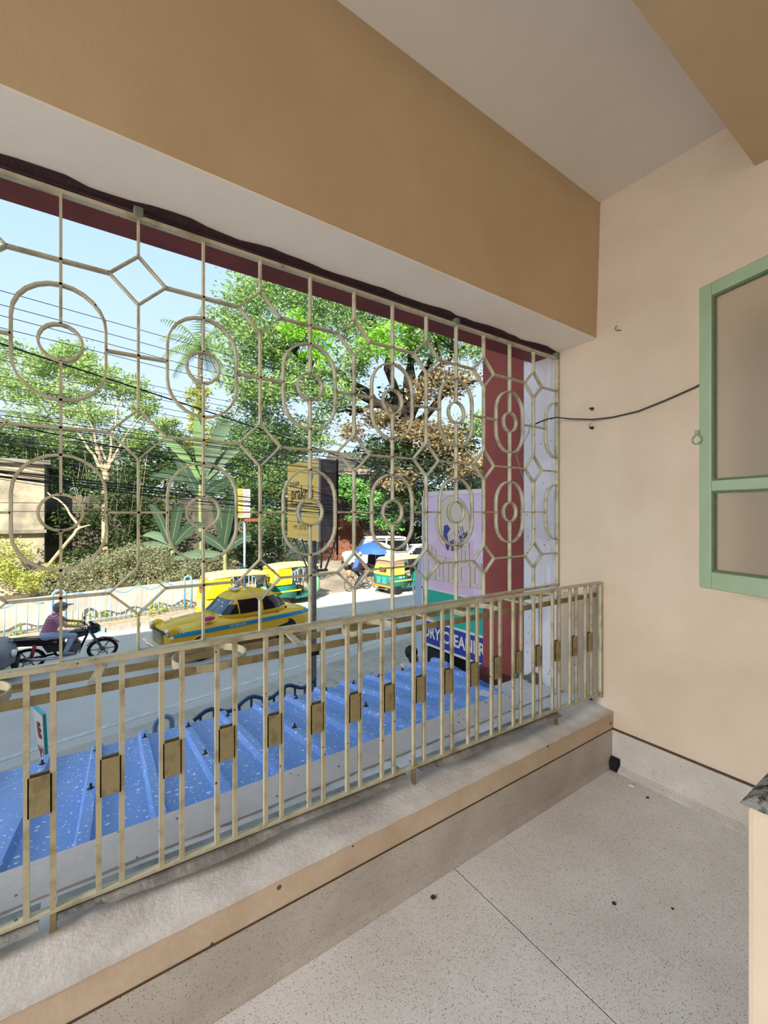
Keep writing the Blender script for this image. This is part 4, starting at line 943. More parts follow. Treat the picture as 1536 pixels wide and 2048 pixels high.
# ================================================================== people
def person(name, label, loc, rz, segs, mats, voxel=.013, scale=(1, 1, 1)):
    """one continuous body: tapered limbs (a, b, ra, rb, material) fused by voxel remesh, coloured by the nearest limb"""
    b = MB()
    for a, c, ra, rc, mi in segs:
        a, c = Vector(a), Vector(c); n = max(2, int((c - a).length / .05))
        b.tube([a.lerp(c, i / n) for i in range(n + 1)], [ra + (rc - ra) * i / n for i in range(n + 1)], 10)
        b.ell(a, (ra,) * 3, n=10, k=8); b.ell(c, (rc,) * 3, n=10, k=8)
    me = b.mesh(name, []); o = bpy.data.objects.new(name, me); COL.objects.link(o)
    md = o.modifiers.new('r', 'REMESH'); md.mode = 'VOXEL'; md.voxel_size = voxel
    m2 = o.modifiers.new('s', 'SMOOTH'); m2.factor = .5; m2.iterations = 2
    me2 = bpy.data.meshes.new_from_object(o.evaluated_get(bpy.context.evaluated_depsgraph_get()))
    bpy.data.objects.remove(o)
    for m in mats: me2.materials.append(m)
    nf = len(me2.polygons); cen = np.zeros(nf * 3); me2.polygons.foreach_get('center', cen); cen = cen.reshape(-1, 3)
    best = np.full(nf, 1e9); idx = np.zeros(nf, int)
    for a, c, ra, rc, mi in segs:
        A = np.array(a, float); D = np.array(c, float) - A; L = max(1e-9, D @ D); t = np.clip((cen - A) @ D / L, 0, 1)
        d = np.linalg.norm(cen - A - t[:, None] * D, axis=1) - (ra + (rc - ra) * t); q = d < best; best[q] = d[q]; idx[q] = mi
    me2.polygons.foreach_set('material_index', idx); me2.polygons.foreach_set('use_smooth', [True] * nf); me2.update()
    root = thing('person', label, 'person', loc, rz); root.scale = scale
    o = bpy.data.objects.new('body', me2); COL.objects.link(o); o.parent = root
    return root
skin = mat('brown_skin', (158, 112, 84), .6); skin2 = mat('tan_skin', (196, 152, 120), .6); hairm = mat('dark_hair', (34, 26, 24), .6, var=.3, scale=40); hairg = mat('grey_hair', (150, 146, 142), .7)
def striped(name, c1, c2, freq):
    m = mat(name, c1, .8); N, L = m.node_tree.nodes, m.node_tree.links
    tc = N.new('ShaderNodeTexCoord'); sp = N.new('ShaderNodeSeparateXYZ'); mu = N.new('ShaderNodeMath'); fr = N.new('ShaderNodeMath'); gt = N.new('ShaderNodeMath'); mx = N.new('ShaderNodeMix'); mx.data_type = 'RGBA'
    mu.operation = 'MULTIPLY'; mu.inputs[1].default_value = freq; fr.operation = 'FRACT'; gt.operation = 'GREATER_THAN'; gt.inputs[1].default_value = .62
    L.new(tc.outputs['Object'], sp.inputs[0]); L.new(sp.outputs['Z'], mu.inputs[0]); L.new(mu.outputs[0], fr.inputs[0]); L.new(fr.outputs[0], gt.inputs[0]); L.new(gt.outputs[0], mx.inputs['Factor'])
    mx.inputs['A'].default_value = (*lin(c1), 1); mx.inputs['B'].default_value = (*lin(c2), 1); L.new(mx.outputs['Result'], N['Principled BSDF'].inputs['Base Color']); return m
shirt_p = striped('pink_striped_shirt', (176, 74, 118), (226, 196, 210), 22); jeans = mat('pale_blue_jeans', (178, 194, 220), .8, var=.12, scale=20); shoe = mat('grey_shoe', (150, 160, 176), .7)
shirt_b = mat('blue_shirt', (66, 94, 158), .8, var=.15, scale=10); pants_d = mat('dark_trousers', (38, 42, 56), .8); white_top = mat('white_top', (226, 224, 224), .8, var=.08, scale=10); maroon_t = mat('dark_maroon_shirt', (96, 40, 48), .8); cloth_g = mat('pale_shorts', (186, 180, 176), .8)
def head(c, f, r, mi, mh):
    """skull, face, nose, ears about centre c, facing unit vector f"""
    c, f = Vector(c), Vector(f).normalized(); s = f.cross(Vector((0, 0, 1))).normalized(); u = Vector((0, 0, 1))
    P = lambda a, b, h: tuple(c + f * a * r + s * b * r + u * h * r)
    return [(P(-.12, 0, .18), P(.08, 0, .18), r * .92, r * .86, mi), (P(.2, 0, -.35), P(.42, 0, -.62), r * .62, r * .45, mi), (P(.92, 0, -.02), P(1.02, 0, -.22), r * .10, r * .17, mi),
            (P(-.02, .88, -.05), P(-.02, .92, .12), r * .16, r * .16, mi), (P(-.02, -.88, -.05), P(-.02, -.92, .12), r * .16, r * .16, mi), (P(.78, .14, -.52), P(.78, -.14, -.52), r * .10, r * .10, mi),
            (P(.72, .34, .18), P(.80, .12, .18), r * .12, r * .12, mi), (P(.72, -.34, .18), P(.80, -.12, .18), r * .12, r * .12, mi)]
def eyes(root, c, f, r):
    c, f = Vector(c), Vector(f).normalized(); s = f.cross(Vector((0, 0, 1))).normalized(); b = MB()
    for k in (-1, 1): b.ell(tuple(c + f * .86 * r + s * k * .34 * r + Vector((0, 0, .02 * r))), (.13 * r,) * 3, n=8, k=6)
    b.build('eyes', mat('eye_dark', (24, 18, 16), .3), root)
def hand(w, d, n, mi, sd, curl=1.0, r=.0095):
    """wrist w, finger direction d, palm normal n (the side the fingers close to), sd: thumb side +-1"""
    w, d, n = Vector(w), Vector(d).normalized(), Vector(n).normalized(); s = d.cross(n).normalized() * sd
    out = [(tuple(w), tuple(w + d * .04), .026, .032, mi), (tuple(w + d * .04 - s * .018), tuple(w + d * .075 - s * .02), .022, .017, mi), (tuple(w + d * .04 + s * .018), tuple(w + d * .08 + s * .02), .022, .017, mi)]
    for k, L in enumerate((.062, .072, .067, .05)):
        p = w + d * .078 + s * (.030 - .020 * k); q = p + d * L * .42 + n * L * .18 * curl; t = q + d * L * (.36 - .3 * curl) + n * L * .38 * curl; v = t - d * L * .22 * curl + n * L * .22 * curl
        out += [(tuple(p), tuple(q), r, r, mi), (tuple(q), tuple(t), r, r * .9, mi), (tuple(t), tuple(v), r * .9, r * .75, mi)]
    a = w + d * .03 + s * .03; b = a + s * .028 + d * .022 + n * .012; c = b + d * .024 + n * .02 * curl
    return out + [(tuple(a), tuple(b), r * 1.25, r * 1.1, mi), (tuple(b), tuple(c), r * 1.1, r * .85, mi)]
# motorcycle rider: 0 skin 1 shirt 2 jeans 3 shoes
sg_ = [((-.30, 0, .93), (-.27, 0, 1.05), .15, .145, 1), ((-.27, 0, 1.05), (-.20, 0, 1.28), .145, .155, 1), ((-.20, -.06, 1.34), (-.20, .06, 1.34), .125, .125, 1), ((-.19, -.17, 1.385), (-.19, .17, 1.385), .075, .075, 1),
       ((-.17, 0, 1.42), (-.12, 0, 1.52), .058, .052, 0), ((-.32, -.07, .89), (-.32, .07, .89), .135, .135, 2)]
HC = (-.07, 0, 1.64)
sg_ += head(HC, (1, 0, -.12), .105, 0, 0)
for s_ in (-1, 1):
    sh, el, wr2 = (-.18, s_ * .20, 1.38), (.02, s_ * .30, 1.17), (.27, s_ * .335, 1.09)
    m_ = tuple(Vector(sh).lerp(Vector(el), .55))
    sg_ += [(sh, m_, .072, .062, 1), (m_, el, .052, .045, 0), (el, wr2, .043, .028, 0)] + hand(wr2, (.8, s_ * .1, -.35), (-.35, 0, -.8), 0, -s_)
    hp_, kn, an = (-.28, s_ * .11, .89), (.16, s_ * .19, .83), (.02, s_ * .19, .42)
    sg_ += [(hp_, kn, .105, .070, 2), (kn, an, .066, .048, 2), ((.0, s_ * .19, .36), (.15, s_ * .20, .335), .042, .036, 3)]
rd_ = person('person', 'motorcyclist in a pink striped shirt pale jeans and grey helmet', (-.36, 13.36, GZ + .03), .0, sg_, [skin2, shirt_p, jeans, shoe], .0105, (1.12, 1, .86))
eyes(rd_, HC, (1, 0, -.12), .105)
hm = MB(); rr = []
for i in range(9):
    a = PI * i / 16 - .12; rr.append([(HC[0] - .012 + .142 * math.cos(a) * math.cos(2 * PI * j / 20), .125 * math.cos(a) * math.sin(2 * PI * j / 20), HC[2] + .02 + .135 * math.sin(a)) for j in range(20)])
hm.loft(rr); hm.ell((HC[0] - .05, 0, HC[2] - .03), (.105, .118, .11)).hexa([(HC[0] + .09, -.10, HC[2] + .045), (HC[0] + .22, -.07, HC[2] + .055), (HC[0] + .22, .07, HC[2] + .055), (HC[0] + .09, .10, HC[2] + .045), (HC[0] + .07, -.10, HC[2] + .065), (HC[0] + .22, -.06, HC[2] + .065), (HC[0] + .22, .06, HC[2] + .065), (HC[0] + .07, .10, HC[2] + .065)])
hm.build('helmet', mat('helmet_grey', (126, 124, 128), .35, var=.25, scale=8), rd_)
# cyclist
sg_ = [((-.24, 0, 1.08), (-.16, 0, 1.25), .13, .14, 1), ((-.16, 0, 1.25), (-.05, 0, 1.43), .14, .135, 1), ((-.02, -.15, 1.49), (-.02, .15, 1.49), .07, .07, 1), ((.0, 0, 1.52), (.07, 0, 1.61), .052, .048, 0), ((-.26, -.06, 1.03), (-.26, .06, 1.03), .12, .12, 2)]
HC2 = (.10, 0, 1.73); sg_ += head(HC2, (1, 0, -.1), .10, 0, 0)
for s_, ft in ((-1, (-.02, .47)), (1, (-.14, .19))):
    sh, el, wr2 = (-.02, s_ * .18, 1.48), (.06, s_ * .27, 1.24), (.20, s_ * .27, 1.08)
    m_ = tuple(Vector(sh).lerp(Vector(el), .6))
    sg_ += [(sh, m_, .065, .058, 1), (m_, el, .046, .042, 0), (el, wr2, .04, .027, 0)] + hand(wr2, (.6, 0, -.6), (-.5, 0, -.6), 0, -s_)
    kn = (.16, s_ * .12, .86 if s_ < 0 else .66); an = (ft[0], s_ * .10, ft[1] + .07)
    sg_ += [((-.24, s_ * .09, 1.02), kn, .095, .065, 2), (kn, an, .062, .045, 2), ((ft[0] - .02, s_ * .11, ft[1] + .045), (ft[0] + .13, s_ * .11, ft[1] + .03), .038, .03, 3)]
cy2 = person('person', 'cyclist in a blue shirt and dark trousers beside the umbrella', (10.95, 17.95, GZ), .12, sg_, [skin, shirt_b, pants_d, blackp], .013)
MB().ell((HC2[0] - .025, 0, HC2[2] + .03), (.105, .10, .10)).build('hair', hairg, cy2); eyes(cy2, HC2, (1, 0, -.1), .10)
# person standing below the awning's end, seen from behind
sg_ = [((0, 0, .92), (0, 0, 1.08), .125, .115, 1), ((0, 0, 1.08), (0, .0, 1.25), .115, .125, 1), ((-.13, 0, 1.31), (.13, 0, 1.31), .062, .062, 1), ((0, 0, 1.33), (0, .02, 1.42), .045, .042, 0), ((-.06, 0, .88), (.06, 0, .88), .12, .12, 2)]
HC3 = (0, .03, 1.50); sg_ += head(HC3, (0, 1, 0), .092, 0, 0)
for s_ in (-1, 1):
    sg_ += [((s_ * .17, 0, 1.30), (s_ * .22, .03, 1.04), .052, .042, 0), ((s_ * .22, .03, 1.04), (s_ * .17, .22, .92), .038, .026, 0)] + hand((s_ * .17, .22, .92), (-s_ * .2, 1, 0), (-s_, 0, -.3), 0, s_, .5)
    sg_ += [((s_ * .08, 0, .86), (s_ * .09, .02, .48), .09, .06, 2), ((s_ * .09, .02, .48), (s_ * .09, 0, .10), .056, .042, 2), ((s_ * .09, -.02, .035), (s_ * .09, .15, .03), .036, .03, 3)]
pp = at(823, 1310, 6.6)
p3 = person('person', 'dark haired person in a white top standing beyond the awning', (pp.x, pp.y, GZ + .14), -.3, sg_, [skin2, white_top, pants_d, blackp], .013)
MB().ell((0, .008, 1.525), (.10, .10, .105)).ell((0, -.055, 1.46), (.07, .055, .09)).build('hair', hairm, p3); eyes(p3, HC3, (0, 1, 0), .092)
# rickshaw passenger
sg_ = [((-.78, -.22, .86), (-.82, -.22, 1.05), .13, .13, 1), ((-.82, -.22, 1.05), (-.84, -.22, 1.18), .13, .12, 1), ((-.83, -.36, 1.22), (-.83, -.08, 1.22), .062, .062, 1), ((-.83, -.22, 1.24), (-.80, -.22, 1.31), .046, .044, 0)]
HC4 = (-.78, -.22, 1.38); sg_ += head(HC4, (1, 0, 0), .092, 0, 0)
for s_ in (-1, 1):
    y = -.22 + s_ * .17
    sg_ += [((-.83, y, 1.2), (-.66, y - .02, 1.0), .05, .042, 0), ((-.66, y - .02, 1.0), (-.46, y, .98), .038, .026, 0)] + hand((-.46, y, .98), (1, 0, -.2), (0, 0, -1), 0, s_, .6)
    sg_ += [((-.74, -.22 + s_ * .08, .80), (-.28, -.30 + s_ * .12, .80), .085, .06, 2), ((-.28, -.30 + s_ * .12, .80), (-.20, -.38 + s_ * .12, .45), .052, .04, 0), ((-.20, -.38 + s_ * .12, .40), (-.06, -.40 + s_ * .12, .39), .035, .03, 0)]
p4 = person('person', 'passenger in a maroon shirt sitting inside the green rickshaw', (12.55, 16.62, GZ), .10, sg_, [skin2, maroon_t, cloth_g], .014)
MB().ell((HC4[0] - .02, HC4[1], HC4[2] + .03), (.098, .095, .095)).build('hair', hairm, p4); eyes(p4, HC4, (1, 0, 0), .092)
# ================================================================== houses behind
def plain_wall(name, c1, c2, sc=1.2): return mat(name, c1, .9, rgb2=c2, scale=sc, vmix=(.32, .66), bump=.3, bscale=6)
ow = thing('house', 'weathered grey plaster house behind the creepers at the left', 'house', (-5, 29, GZ - .1))
MB().box((-12, 27.0, GZ - .2), (-1.55, 33, 3.7)).build('wall', plain_wall('stained_plaster', (184, 172, 146), (122, 116, 104)), ow, world=True)
MB().box((-12.2, 26.75, .36), (-1.45, 27.0, .52)).build('ledge', plain_wall('stained_ledge', (150, 144, 130), (110, 106, 96)), ow, world=True)
MB().box((-12.3, 26.8, 3.7), (-1.3, 33.2, 3.9)).build('roof_slab', plain_wall('stained_ledge', (150, 144, 130), (110, 106, 96)), ow, world=True)
MB().box((-1.6, 28.2, GZ - .2), (9.5, 29, 2.2)).build('rear_wall', plain_wall('dark_old_wall', (112, 106, 92), (66, 64, 56)), ow, world=True)
oh = thing('house', 'brown louvred house with tan sloping roof behind the yellow hoarding', 'house', (19, 36, GZ))
brown_w = plain_wall('brown_house_wall', (128, 108, 90), (92, 78, 66), 1.0); tan_r = mat('tan_roof_tile', (206, 178, 138), .9, var=.2, scale=4)
a = at(640, 1040, 35); b = at(775, 1040, 35)
def slab(p, q, z0, z1, th, name, m, par, off=0):
    d = (q - p); d.z = 0; n = Vector((-d.y, d.x, 0)).normalized() * th; o = Vector((0, 0, 0)) - Vector((-d.y, d.x, 0)).normalized() * off
    P = [p + o, q + o, q + o + n, p + o + n]
    return MB().hexa([(v.x, v.y, z0) for v in P] + [(v.x, v.y, z1) for v in P]).build(name, m, par, world=True)
slab(a, b, GZ - .2, 4.4, 5, 'wall', brown_w, oh)
lou = mat('louvre_brown', (104, 76, 62), .8, var=.15, scale=10)
for k in range(4):
    s0 = a.lerp(b, .10 + k * .23); s1 = a.lerp(b, .24 + k * .23)
    slab(s0, s1, 1.2, 3.3, .1, 'window', mat('window_dark', (44, 42, 40), .4), oh, .05)
    for q in range(7): slab(s0, s1, 1.28 + q * .29, 1.44 + q * .29, .05, 'louvre', lou, oh, .12)
m0, m1 = a.lerp(b, .05), a.lerp(b, .75)
d_ = (b - a).normalized(); nn = Vector((-d_.y, d_.x, 0))
rf = [m0 - nn * .8, m1 - nn * .8, m1 + nn * 3, m0 + nn * 3]
MB().hexa([(rf[0].x, rf[0].y, 4.4), (rf[1].x, rf[1].y, 4.4), (rf[2].x, rf[2].y, 6.4), (rf[3].x, rf[3].y, 6.4), (rf[0].x, rf[0].y, 4.55), (rf[1].x, rf[1].y, 4.55), (rf[2].x, rf[2].y, 6.55), (rf[3].x, rf[3].y, 6.55)]).build('roof', tan_r, oh, world=True)
rg = thing('slatted_gate', 'brick red slatted gate and curved wall under the brown house', 'gate', tuple(at(690, 1125, 33)))
rust = mat('brick_red_slat', (150, 96, 74), .8, rgb2=(120, 76, 60), scale=4); c0, c1 = at(640, 1100, 33), at(726, 1100, 33)
slab(c0, c1, GZ + .1, .75, .1, 'backing', mat('gate_backing', (84, 52, 42), .9), rg)
for k in range(26): slab(c0.lerp(c1, (k + .1) / 26), c0.lerp(c1, (k + .72) / 26), GZ + .1, .80 - (.0 if k < 18 else .25), .06, 'slat', rust, rg, .07)
ch = thing('house', 'pale cream house far behind beside the maroon pilaster', 'house', tuple(at(960, 1060, 42)))
e0, e1 = at(932, 1023, 42), at(1040, 1023, 42); slab(e0, e1, GZ, 6.4, 4, 'wall', plain_wall('cream_far_wall', (246, 232, 196), (226, 212, 178)), ch)
for k in range(2): slab(e0.lerp(e1, .1 + k * .4), e0.lerp(e1, .3 + k * .4), 4.0, 5.6, .1, 'window', mat('window_dark', (44, 42, 40), .4), ch, .05)

# ================================================================== trees and plants
def leafm(name, rgb, rand=.35, tr=.35): return mat(name, rgb, .6, rand=rand, transl=tr, spec=.2)
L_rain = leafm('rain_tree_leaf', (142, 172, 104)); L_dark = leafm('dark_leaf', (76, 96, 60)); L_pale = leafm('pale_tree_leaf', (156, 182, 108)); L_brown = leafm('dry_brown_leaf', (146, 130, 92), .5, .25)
L_bright = leafm('bright_leaf', (124, 176, 98)); L_grey = leafm('dusty_creeper_leaf', (146, 150, 116)); L_yell = leafm('yellow_green_leaf', (178, 186, 98)); L_ban = leafm('banana_leaf', (98, 120, 96), .25, .25)
bark_d = mat('dark_bark', (58, 48, 40), .9, rgb2=(40, 34, 28), scale=8, bump=.6, bscale=12); bark_p = mat('pale_bark', (198, 176, 144), .9, rgb2=(150, 130, 104), scale=6, bump=.4, bscale=14)
def foliage(name, blobs, m, parent, size, clump=.28, seed=1, flat=1.0, stuff=True):
    g = np.random.default_rng(seed); C_ = []
    for (c, r, n) in blobs:
        k = max(4, int(n / 55)); d = g.normal(size=(k, 3)); d /= np.linalg.norm(d, axis=1)[:, None]
        cc = np.array(c) + d * (g.random((k, 1)) ** .45) * np.array(r if hasattr(r, '__len__') else (r, r, r * .8))
        w_ = cc[g.integers(0, k, n)]
        rm = (np.mean(r) if hasattr(r, '__len__') else r)
        C_.append(w_ + g.normal(size=(n, 3)) * np.array([1, 1, .55]) * clump * rm * .55)
    P = np.concatenate(C_); n = len(P); off = np.array(parent.location)
    a = g.normal(size=(n, 3)); a[:, 2] *= .6; a /= np.linalg.norm(a, axis=1)[:, None]; q = g.normal(size=(n, 3)); b = np.cross(a, q); b /= np.linalg.norm(b, axis=1)[:, None]
    s = size * (.6 + .8 * g.random((n, 1))); P = P - off
    V = np.stack([P - a * s, P - b * s * .38, P + a * s, P + b * s * .38], 1).reshape(-1, 3)
    me = bpy.data.meshes.new(name); me.vertices.add(4 * n); me.loops.add(4 * n); me.polygons.add(n)
    me.vertices.foreach_set('co', V.ravel()); me.loops.foreach_set('vertex_index', np.arange(4 * n)); me.polygons.foreach_set('loop_start', np.arange(n) * 4); me.polygons.foreach_set('loop_total', np.full(n, 4))
    me.materials.append(m); me.update(calc_edges=True)
    o = bpy.data.objects.new(name, me); COL.objects.link(o); o.parent = parent
    if stuff: o['kind'] = 'stuff'
    return o
def limb(parent, pts, r0, r1, m, name='branch', wob=.15, seed=0):
    g = random.Random(seed); P = [Vector(p) for p in pts]; out = []
    for i in range(len(P) - 1):
        for k in range(5): out.append(P[i].lerp(P[i + 1], k / 5) + (Vector((g.uniform(-1, 1), g.uniform(-1, 1), g.uniform(-1, 1))) * wob if (k or i) else Vector()))
    out.append(P[-1]); n = len(out)
    return MB().tube([tuple(p) for p in out], [r0 + (r1 - r0) * (i / (n - 1)) ** .8 for i in range(n)], 8).build(name, m, parent, world=True)
def tree(name, label, base, D0): return thing(name, label, 'tree', tuple(base), 0)
# the big rain tree
b0 = at(812, 1100, 33); b0.z = GZ
rt_ = tree('rain_tree', 'huge spreading rain tree with dark limbs and brown epiphytes over the road', b0, 28)
fork = at(812, 830, 27.5)
limb(rt_, [b0, at(820, 960, 30), fork], .55, .45, bark_d, 'trunk', .12, 3)
ends = [(870, 640, 27), (740, 600, 26), (650, 720, 25), (560, 690, 24.5), (930, 690, 26.5), (900, 600, 28), (700, 830, 26), (830, 560, 27), (955, 760, 26)]
for i, (u, v, D) in enumerate(ends):
    mid = fork.lerp(at(u, v, D), .5) + Vector((R.uniform(-.5, .5), R.uniform(-.5, .5), R.uniform(-.3, .9)))
    limb(rt_, [fork.lerp(b0, .05 * (i % 3)), mid, at(u, v, D)], .34, .08, bark_d, 'branch', .18, i)
    for j in range(3):
        e = at(u + R.uniform(-90, 70), v - R.uniform(-20, 90), D + R.uniform(-2, 2)); limb(rt_, [mid.lerp(at(u, v, D), .3 + .25 * j), e], .10, .02, bark_d, 'branch', .15, i * 7 + j)
bl = [(495, 690, 24, 1.7, 2600), (520, 600, 24.5, 2.0, 3400), (560, 690, 25, 1.8, 3000), (590, 560, 25, 2.4, 3600), (640, 640, 25.5, 2.1, 3200), (690, 560, 26, 2.4, 3400), (730, 650, 26.5, 2.2, 3000), (800, 600, 27, 2.4, 3200), (850, 680, 27, 2.0, 2600), (900, 620, 27.5, 2.2, 2600), (950, 690, 26.5, 1.7, 1800),
      (600, 760, 25, 1.7, 2400), (660, 790, 25.5, 1.7, 2200), (540, 780, 24.5, 1.5, 2000), (720, 730, 26, 1.7, 1800), (480, 760, 24, 1.4, 1500), (640, 860, 26, 1.3, 1100), (950, 850, 26, 1.2, 900), (560, 500, 25, 2.5, 2200), (700, 460, 27, 3, 2200), (840, 480, 28, 3, 2200), (470, 640, 24.5, 1.3, 1200)]
foliage('foliage', [(at(u, v, D), r, n) for u, v, D, r, n in bl], L_rain, rt_, .115, .42, 11)
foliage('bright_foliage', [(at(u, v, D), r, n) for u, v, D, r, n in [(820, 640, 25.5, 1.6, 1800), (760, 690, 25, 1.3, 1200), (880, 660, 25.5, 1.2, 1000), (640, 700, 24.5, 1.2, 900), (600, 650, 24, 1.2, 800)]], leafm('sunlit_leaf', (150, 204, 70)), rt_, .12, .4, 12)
foliage('epiphytes', [(at(u, v, D), r, n) for u, v, D, r, n in [(900, 760, 26.3, 1.1, 1300), (830, 860, 26.6, 1.1, 1200), (890, 880, 26.4, 1.2, 1500), (760, 840, 26, .8, 800), (930, 930, 26, 1.0, 900), (850, 780, 26.6, .9, 800), (700, 860, 25.6, .7, 400), (800, 960, 26.6, .9, 500)]], L_brown, rt_, .13, .75, 13)
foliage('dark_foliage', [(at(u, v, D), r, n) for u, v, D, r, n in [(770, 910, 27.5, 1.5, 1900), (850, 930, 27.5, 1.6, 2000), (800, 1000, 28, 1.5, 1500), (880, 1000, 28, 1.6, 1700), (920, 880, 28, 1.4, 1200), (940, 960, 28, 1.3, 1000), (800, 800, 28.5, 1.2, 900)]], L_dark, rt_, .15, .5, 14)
# pale tree at the left
b1 = at(214, 1110, 22.5); b1.z = GZ + .1
t1 = tree('shade_tree', 'pale barked leafy tree behind the cables at the left', b1, 22.5)
f1 = at(212, 945, 22.5)
limb(t1, [b1, at(210, 1030, 22.5), f1], .20, .15, bark_p, 'trunk', .03, 5)
for i, (u, v, D) in enumerate([(180, 880, 22), (240, 905, 22.3), (200, 860, 23), (100, 800, 23.5), (290, 820, 24), (150, 760, 24), (245, 780, 24)]): limb(t1, [f1, f1.lerp(at(u, v, D), .5) + Vector((0, 0, .2)), at(u, v, D)], .09, .02, bark_p, 'branch', .08, i + 40)
foliage('foliage', [(at(u, v, D), r, n) for u, v, D, r, n in [(30, 770, 23, 1.3, 2000), (90, 730, 24, 1.2, 2200), (150, 715, 24, 1.1, 2000), (180, 760, 24, 1.3, 2200), (240, 770, 24.5, 1.2, 1900), (290, 815, 25, 1.0, 1400), (110, 800, 24, 1.3, 2000), (60, 850, 23, 1.2, 1500), (330, 850, 25, .8, 800), (190, 830, 24, 1.2, 1500), (-40, 740, 23, 1.6, 1500), (130, 870, 23.5, 1.1, 900), (270, 880, 24.5, .9, 800), (10, 700, 24, .9, 700)]], L_pale, t1, .095, .42, 21)
# slanting bare trunk
b2 = at(70, 1165, 20.5)
t2 = tree('fallen_branch', 'bare pale trunk leaning out of the creepers', b2, 20)
limb(t2, [at(70, 1165, 20.5), at(130, 1090, 20.8), at(160, 1055, 21)], .10, .08, bark_p, 'trunk', .03, 6); limb(t2, [at(160, 1055, 21), at(130, 1010, 21.3), at(95, 985, 21.5)], .07, .03, bark_p, 'branch', .03, 7); limb(t2, [at(160, 1055, 21), at(180, 1050, 21)], .06, .03, bark_p, 'branch', .02, 8)
# coconut palm
b3 = at(405, 1080, 31); b3.z = GZ
cp = tree('coconut_palm', 'coconut palm with drooping fronds against the sky', b3, 31); cr_ = at(402, 700, 31)
limb(cp, [b3, at(398, 880, 31), cr_], .24, .16, mat('palm_trunk', (140, 124, 100), .9, var=.3, scale=6), 'trunk', .04, 9)
palm_g = leafm('palm_frond', (126, 154, 92), .3, .3)
for k in range(21):
    az = 2 * PI * k / 21 + R.uniform(-.15, .15); el = [1.25, .75, .35, .0, .55][k % 5] + R.uniform(-.1, .1); Lf = R.uniform(2.7, 3.5); P = []; p = Vector(cr_); d = Vector((math.cos(az) * math.cos(el), math.sin(az) * math.cos(el), math.sin(el)))
    for i in range(11): P.append(p.copy()); p = p + d * Lf / 10; d = (d + Vector((0, 0, -.19))).normalized()
    f = MB().tube([tuple(q) for q in P], [.03 - .0025 * i for i in range(11)], 5)
    for i in range(1, 11):
        for jj in range(2):
            q = P[i - 1].lerp(P[i], .5 * jj); tdir = (P[i] - P[i - 1]).normalized(); sd_ = tdir.cross(Vector((0, 0, 1)))
            sd_ = sd_.normalized() if sd_.length > .05 else Vector((1, 0, 0))
            for s_ in (-1, 1):
                l = (.75 * math.sin(PI * (i + .5 * jj) / 11.5) + .18); e = q + (sd_ * s_ * .75 + tdir * .5 + Vector((0, 0, -.55 - .3 * R.random()))).normalized() * l; w_ = tdir * .045
                f.add([tuple(q - w_), tuple(q + w_), tuple(e)], [(0, 1, 2)])
    f.build('frond', palm_g, cp, world=True)
foliage('vine', [(at(398, 800, 30.7), (.7, .7, 1.3), 1300), (at(412, 890, 30.5), (1.3, 1, .9), 1400), (at(398, 850, 30.6), (.8, .8, 1), 900)], L_yell, cp, .11, .4, 22)
# mid trees that close the gap behind the bananas
for (nm, lb, bs, bls, m_, sz, sd_) in (
    ('bushy_tree', 'mid green bushy tree behind the banana plants', (560, 1100, 26), [(545, 860, 26, 1.6, 2400), (500, 900, 26, 1.6, 2200), (560, 960, 26, 1.7, 2400), (480, 980, 26, 1.7, 2000), (600, 900, 27, 1.4, 1400), (520, 800, 27, 1.4, 1500), (470, 850, 27, 1.3, 1100), (540, 1040, 25.5, 1.6, 1800)], leafm('mid_leaf', (112, 142, 84)), .11, 31),
    ('feathery_tree', 'small bright green feathery tree before the brown house', (735, 1110, 29), [(700, 975, 28.5, 1.1, 1900), (740, 1000, 28.5, 1.0, 1500), (670, 985, 28.8, .7, 700), (720, 1030, 28.5, .8, 800), (780, 1040, 28.5, .9, 800)], L_bright, .14, 32),
    ('shrub_tree', 'dark shady tree against the old grey house', (120, 1100, 25), [(60, 920, 25, 1.5, 1800), (130, 940, 25.5, 1.6, 2000), (110, 1010, 24.5, 1.3, 1500), (260, 960, 25.5, 1.5, 1700), (300, 1020, 25, 1.5, 1600), (170, 1040, 25, 1.3, 1300), (340, 930, 26, 1.4, 1500), (20, 880, 25, 1.4, 1300)], leafm('shade_leaf', (84, 108, 58)), .12, 33),
    ('backdrop_tree', 'broad tree closing the view behind the palm', (330, 1080, 36), [(u, v, 36, 2.3, 1500) for u in (-30, 70, 170, 270, 370, 470, 560) for v in (900, 970, 1040)], leafm('far_leaf', (96, 124, 70)), .2, 34),
    ('far_tree', 'dim tree behind the parked van', (850, 1100, 40), [(u, v, 40, 2.4, 1300) for u in (760, 840, 920, 990) for v in (930, 1010, 1060)], leafm('far_dark_leaf', (72, 92, 56)), .2, 35)):
    bb = at(*bs); bb.z = GZ
    tt = tree(nm, lb, bb, 0); tc_ = at(bs[0], bls[0][1] + 60, bs[2]); limb(tt, [bb, bb.lerp(tc_, .5), tc_], .2, .1, bark_d, 'trunk', .06, sd_)
    for u, v, D, r, n in bls[:5]: limb(tt, [bb.lerp(tc_, .7), at(u, v, D)], .08, .02, bark_d, 'branch', .1, sd_ + int(u))
    foliage('foliage', [(at(u, v, D), r, n) for u, v, D, r, n in bls], m_, tt, sz, .45, sd_)
L_mid = leafm('midrib', (122, 140, 100), .1, .1)
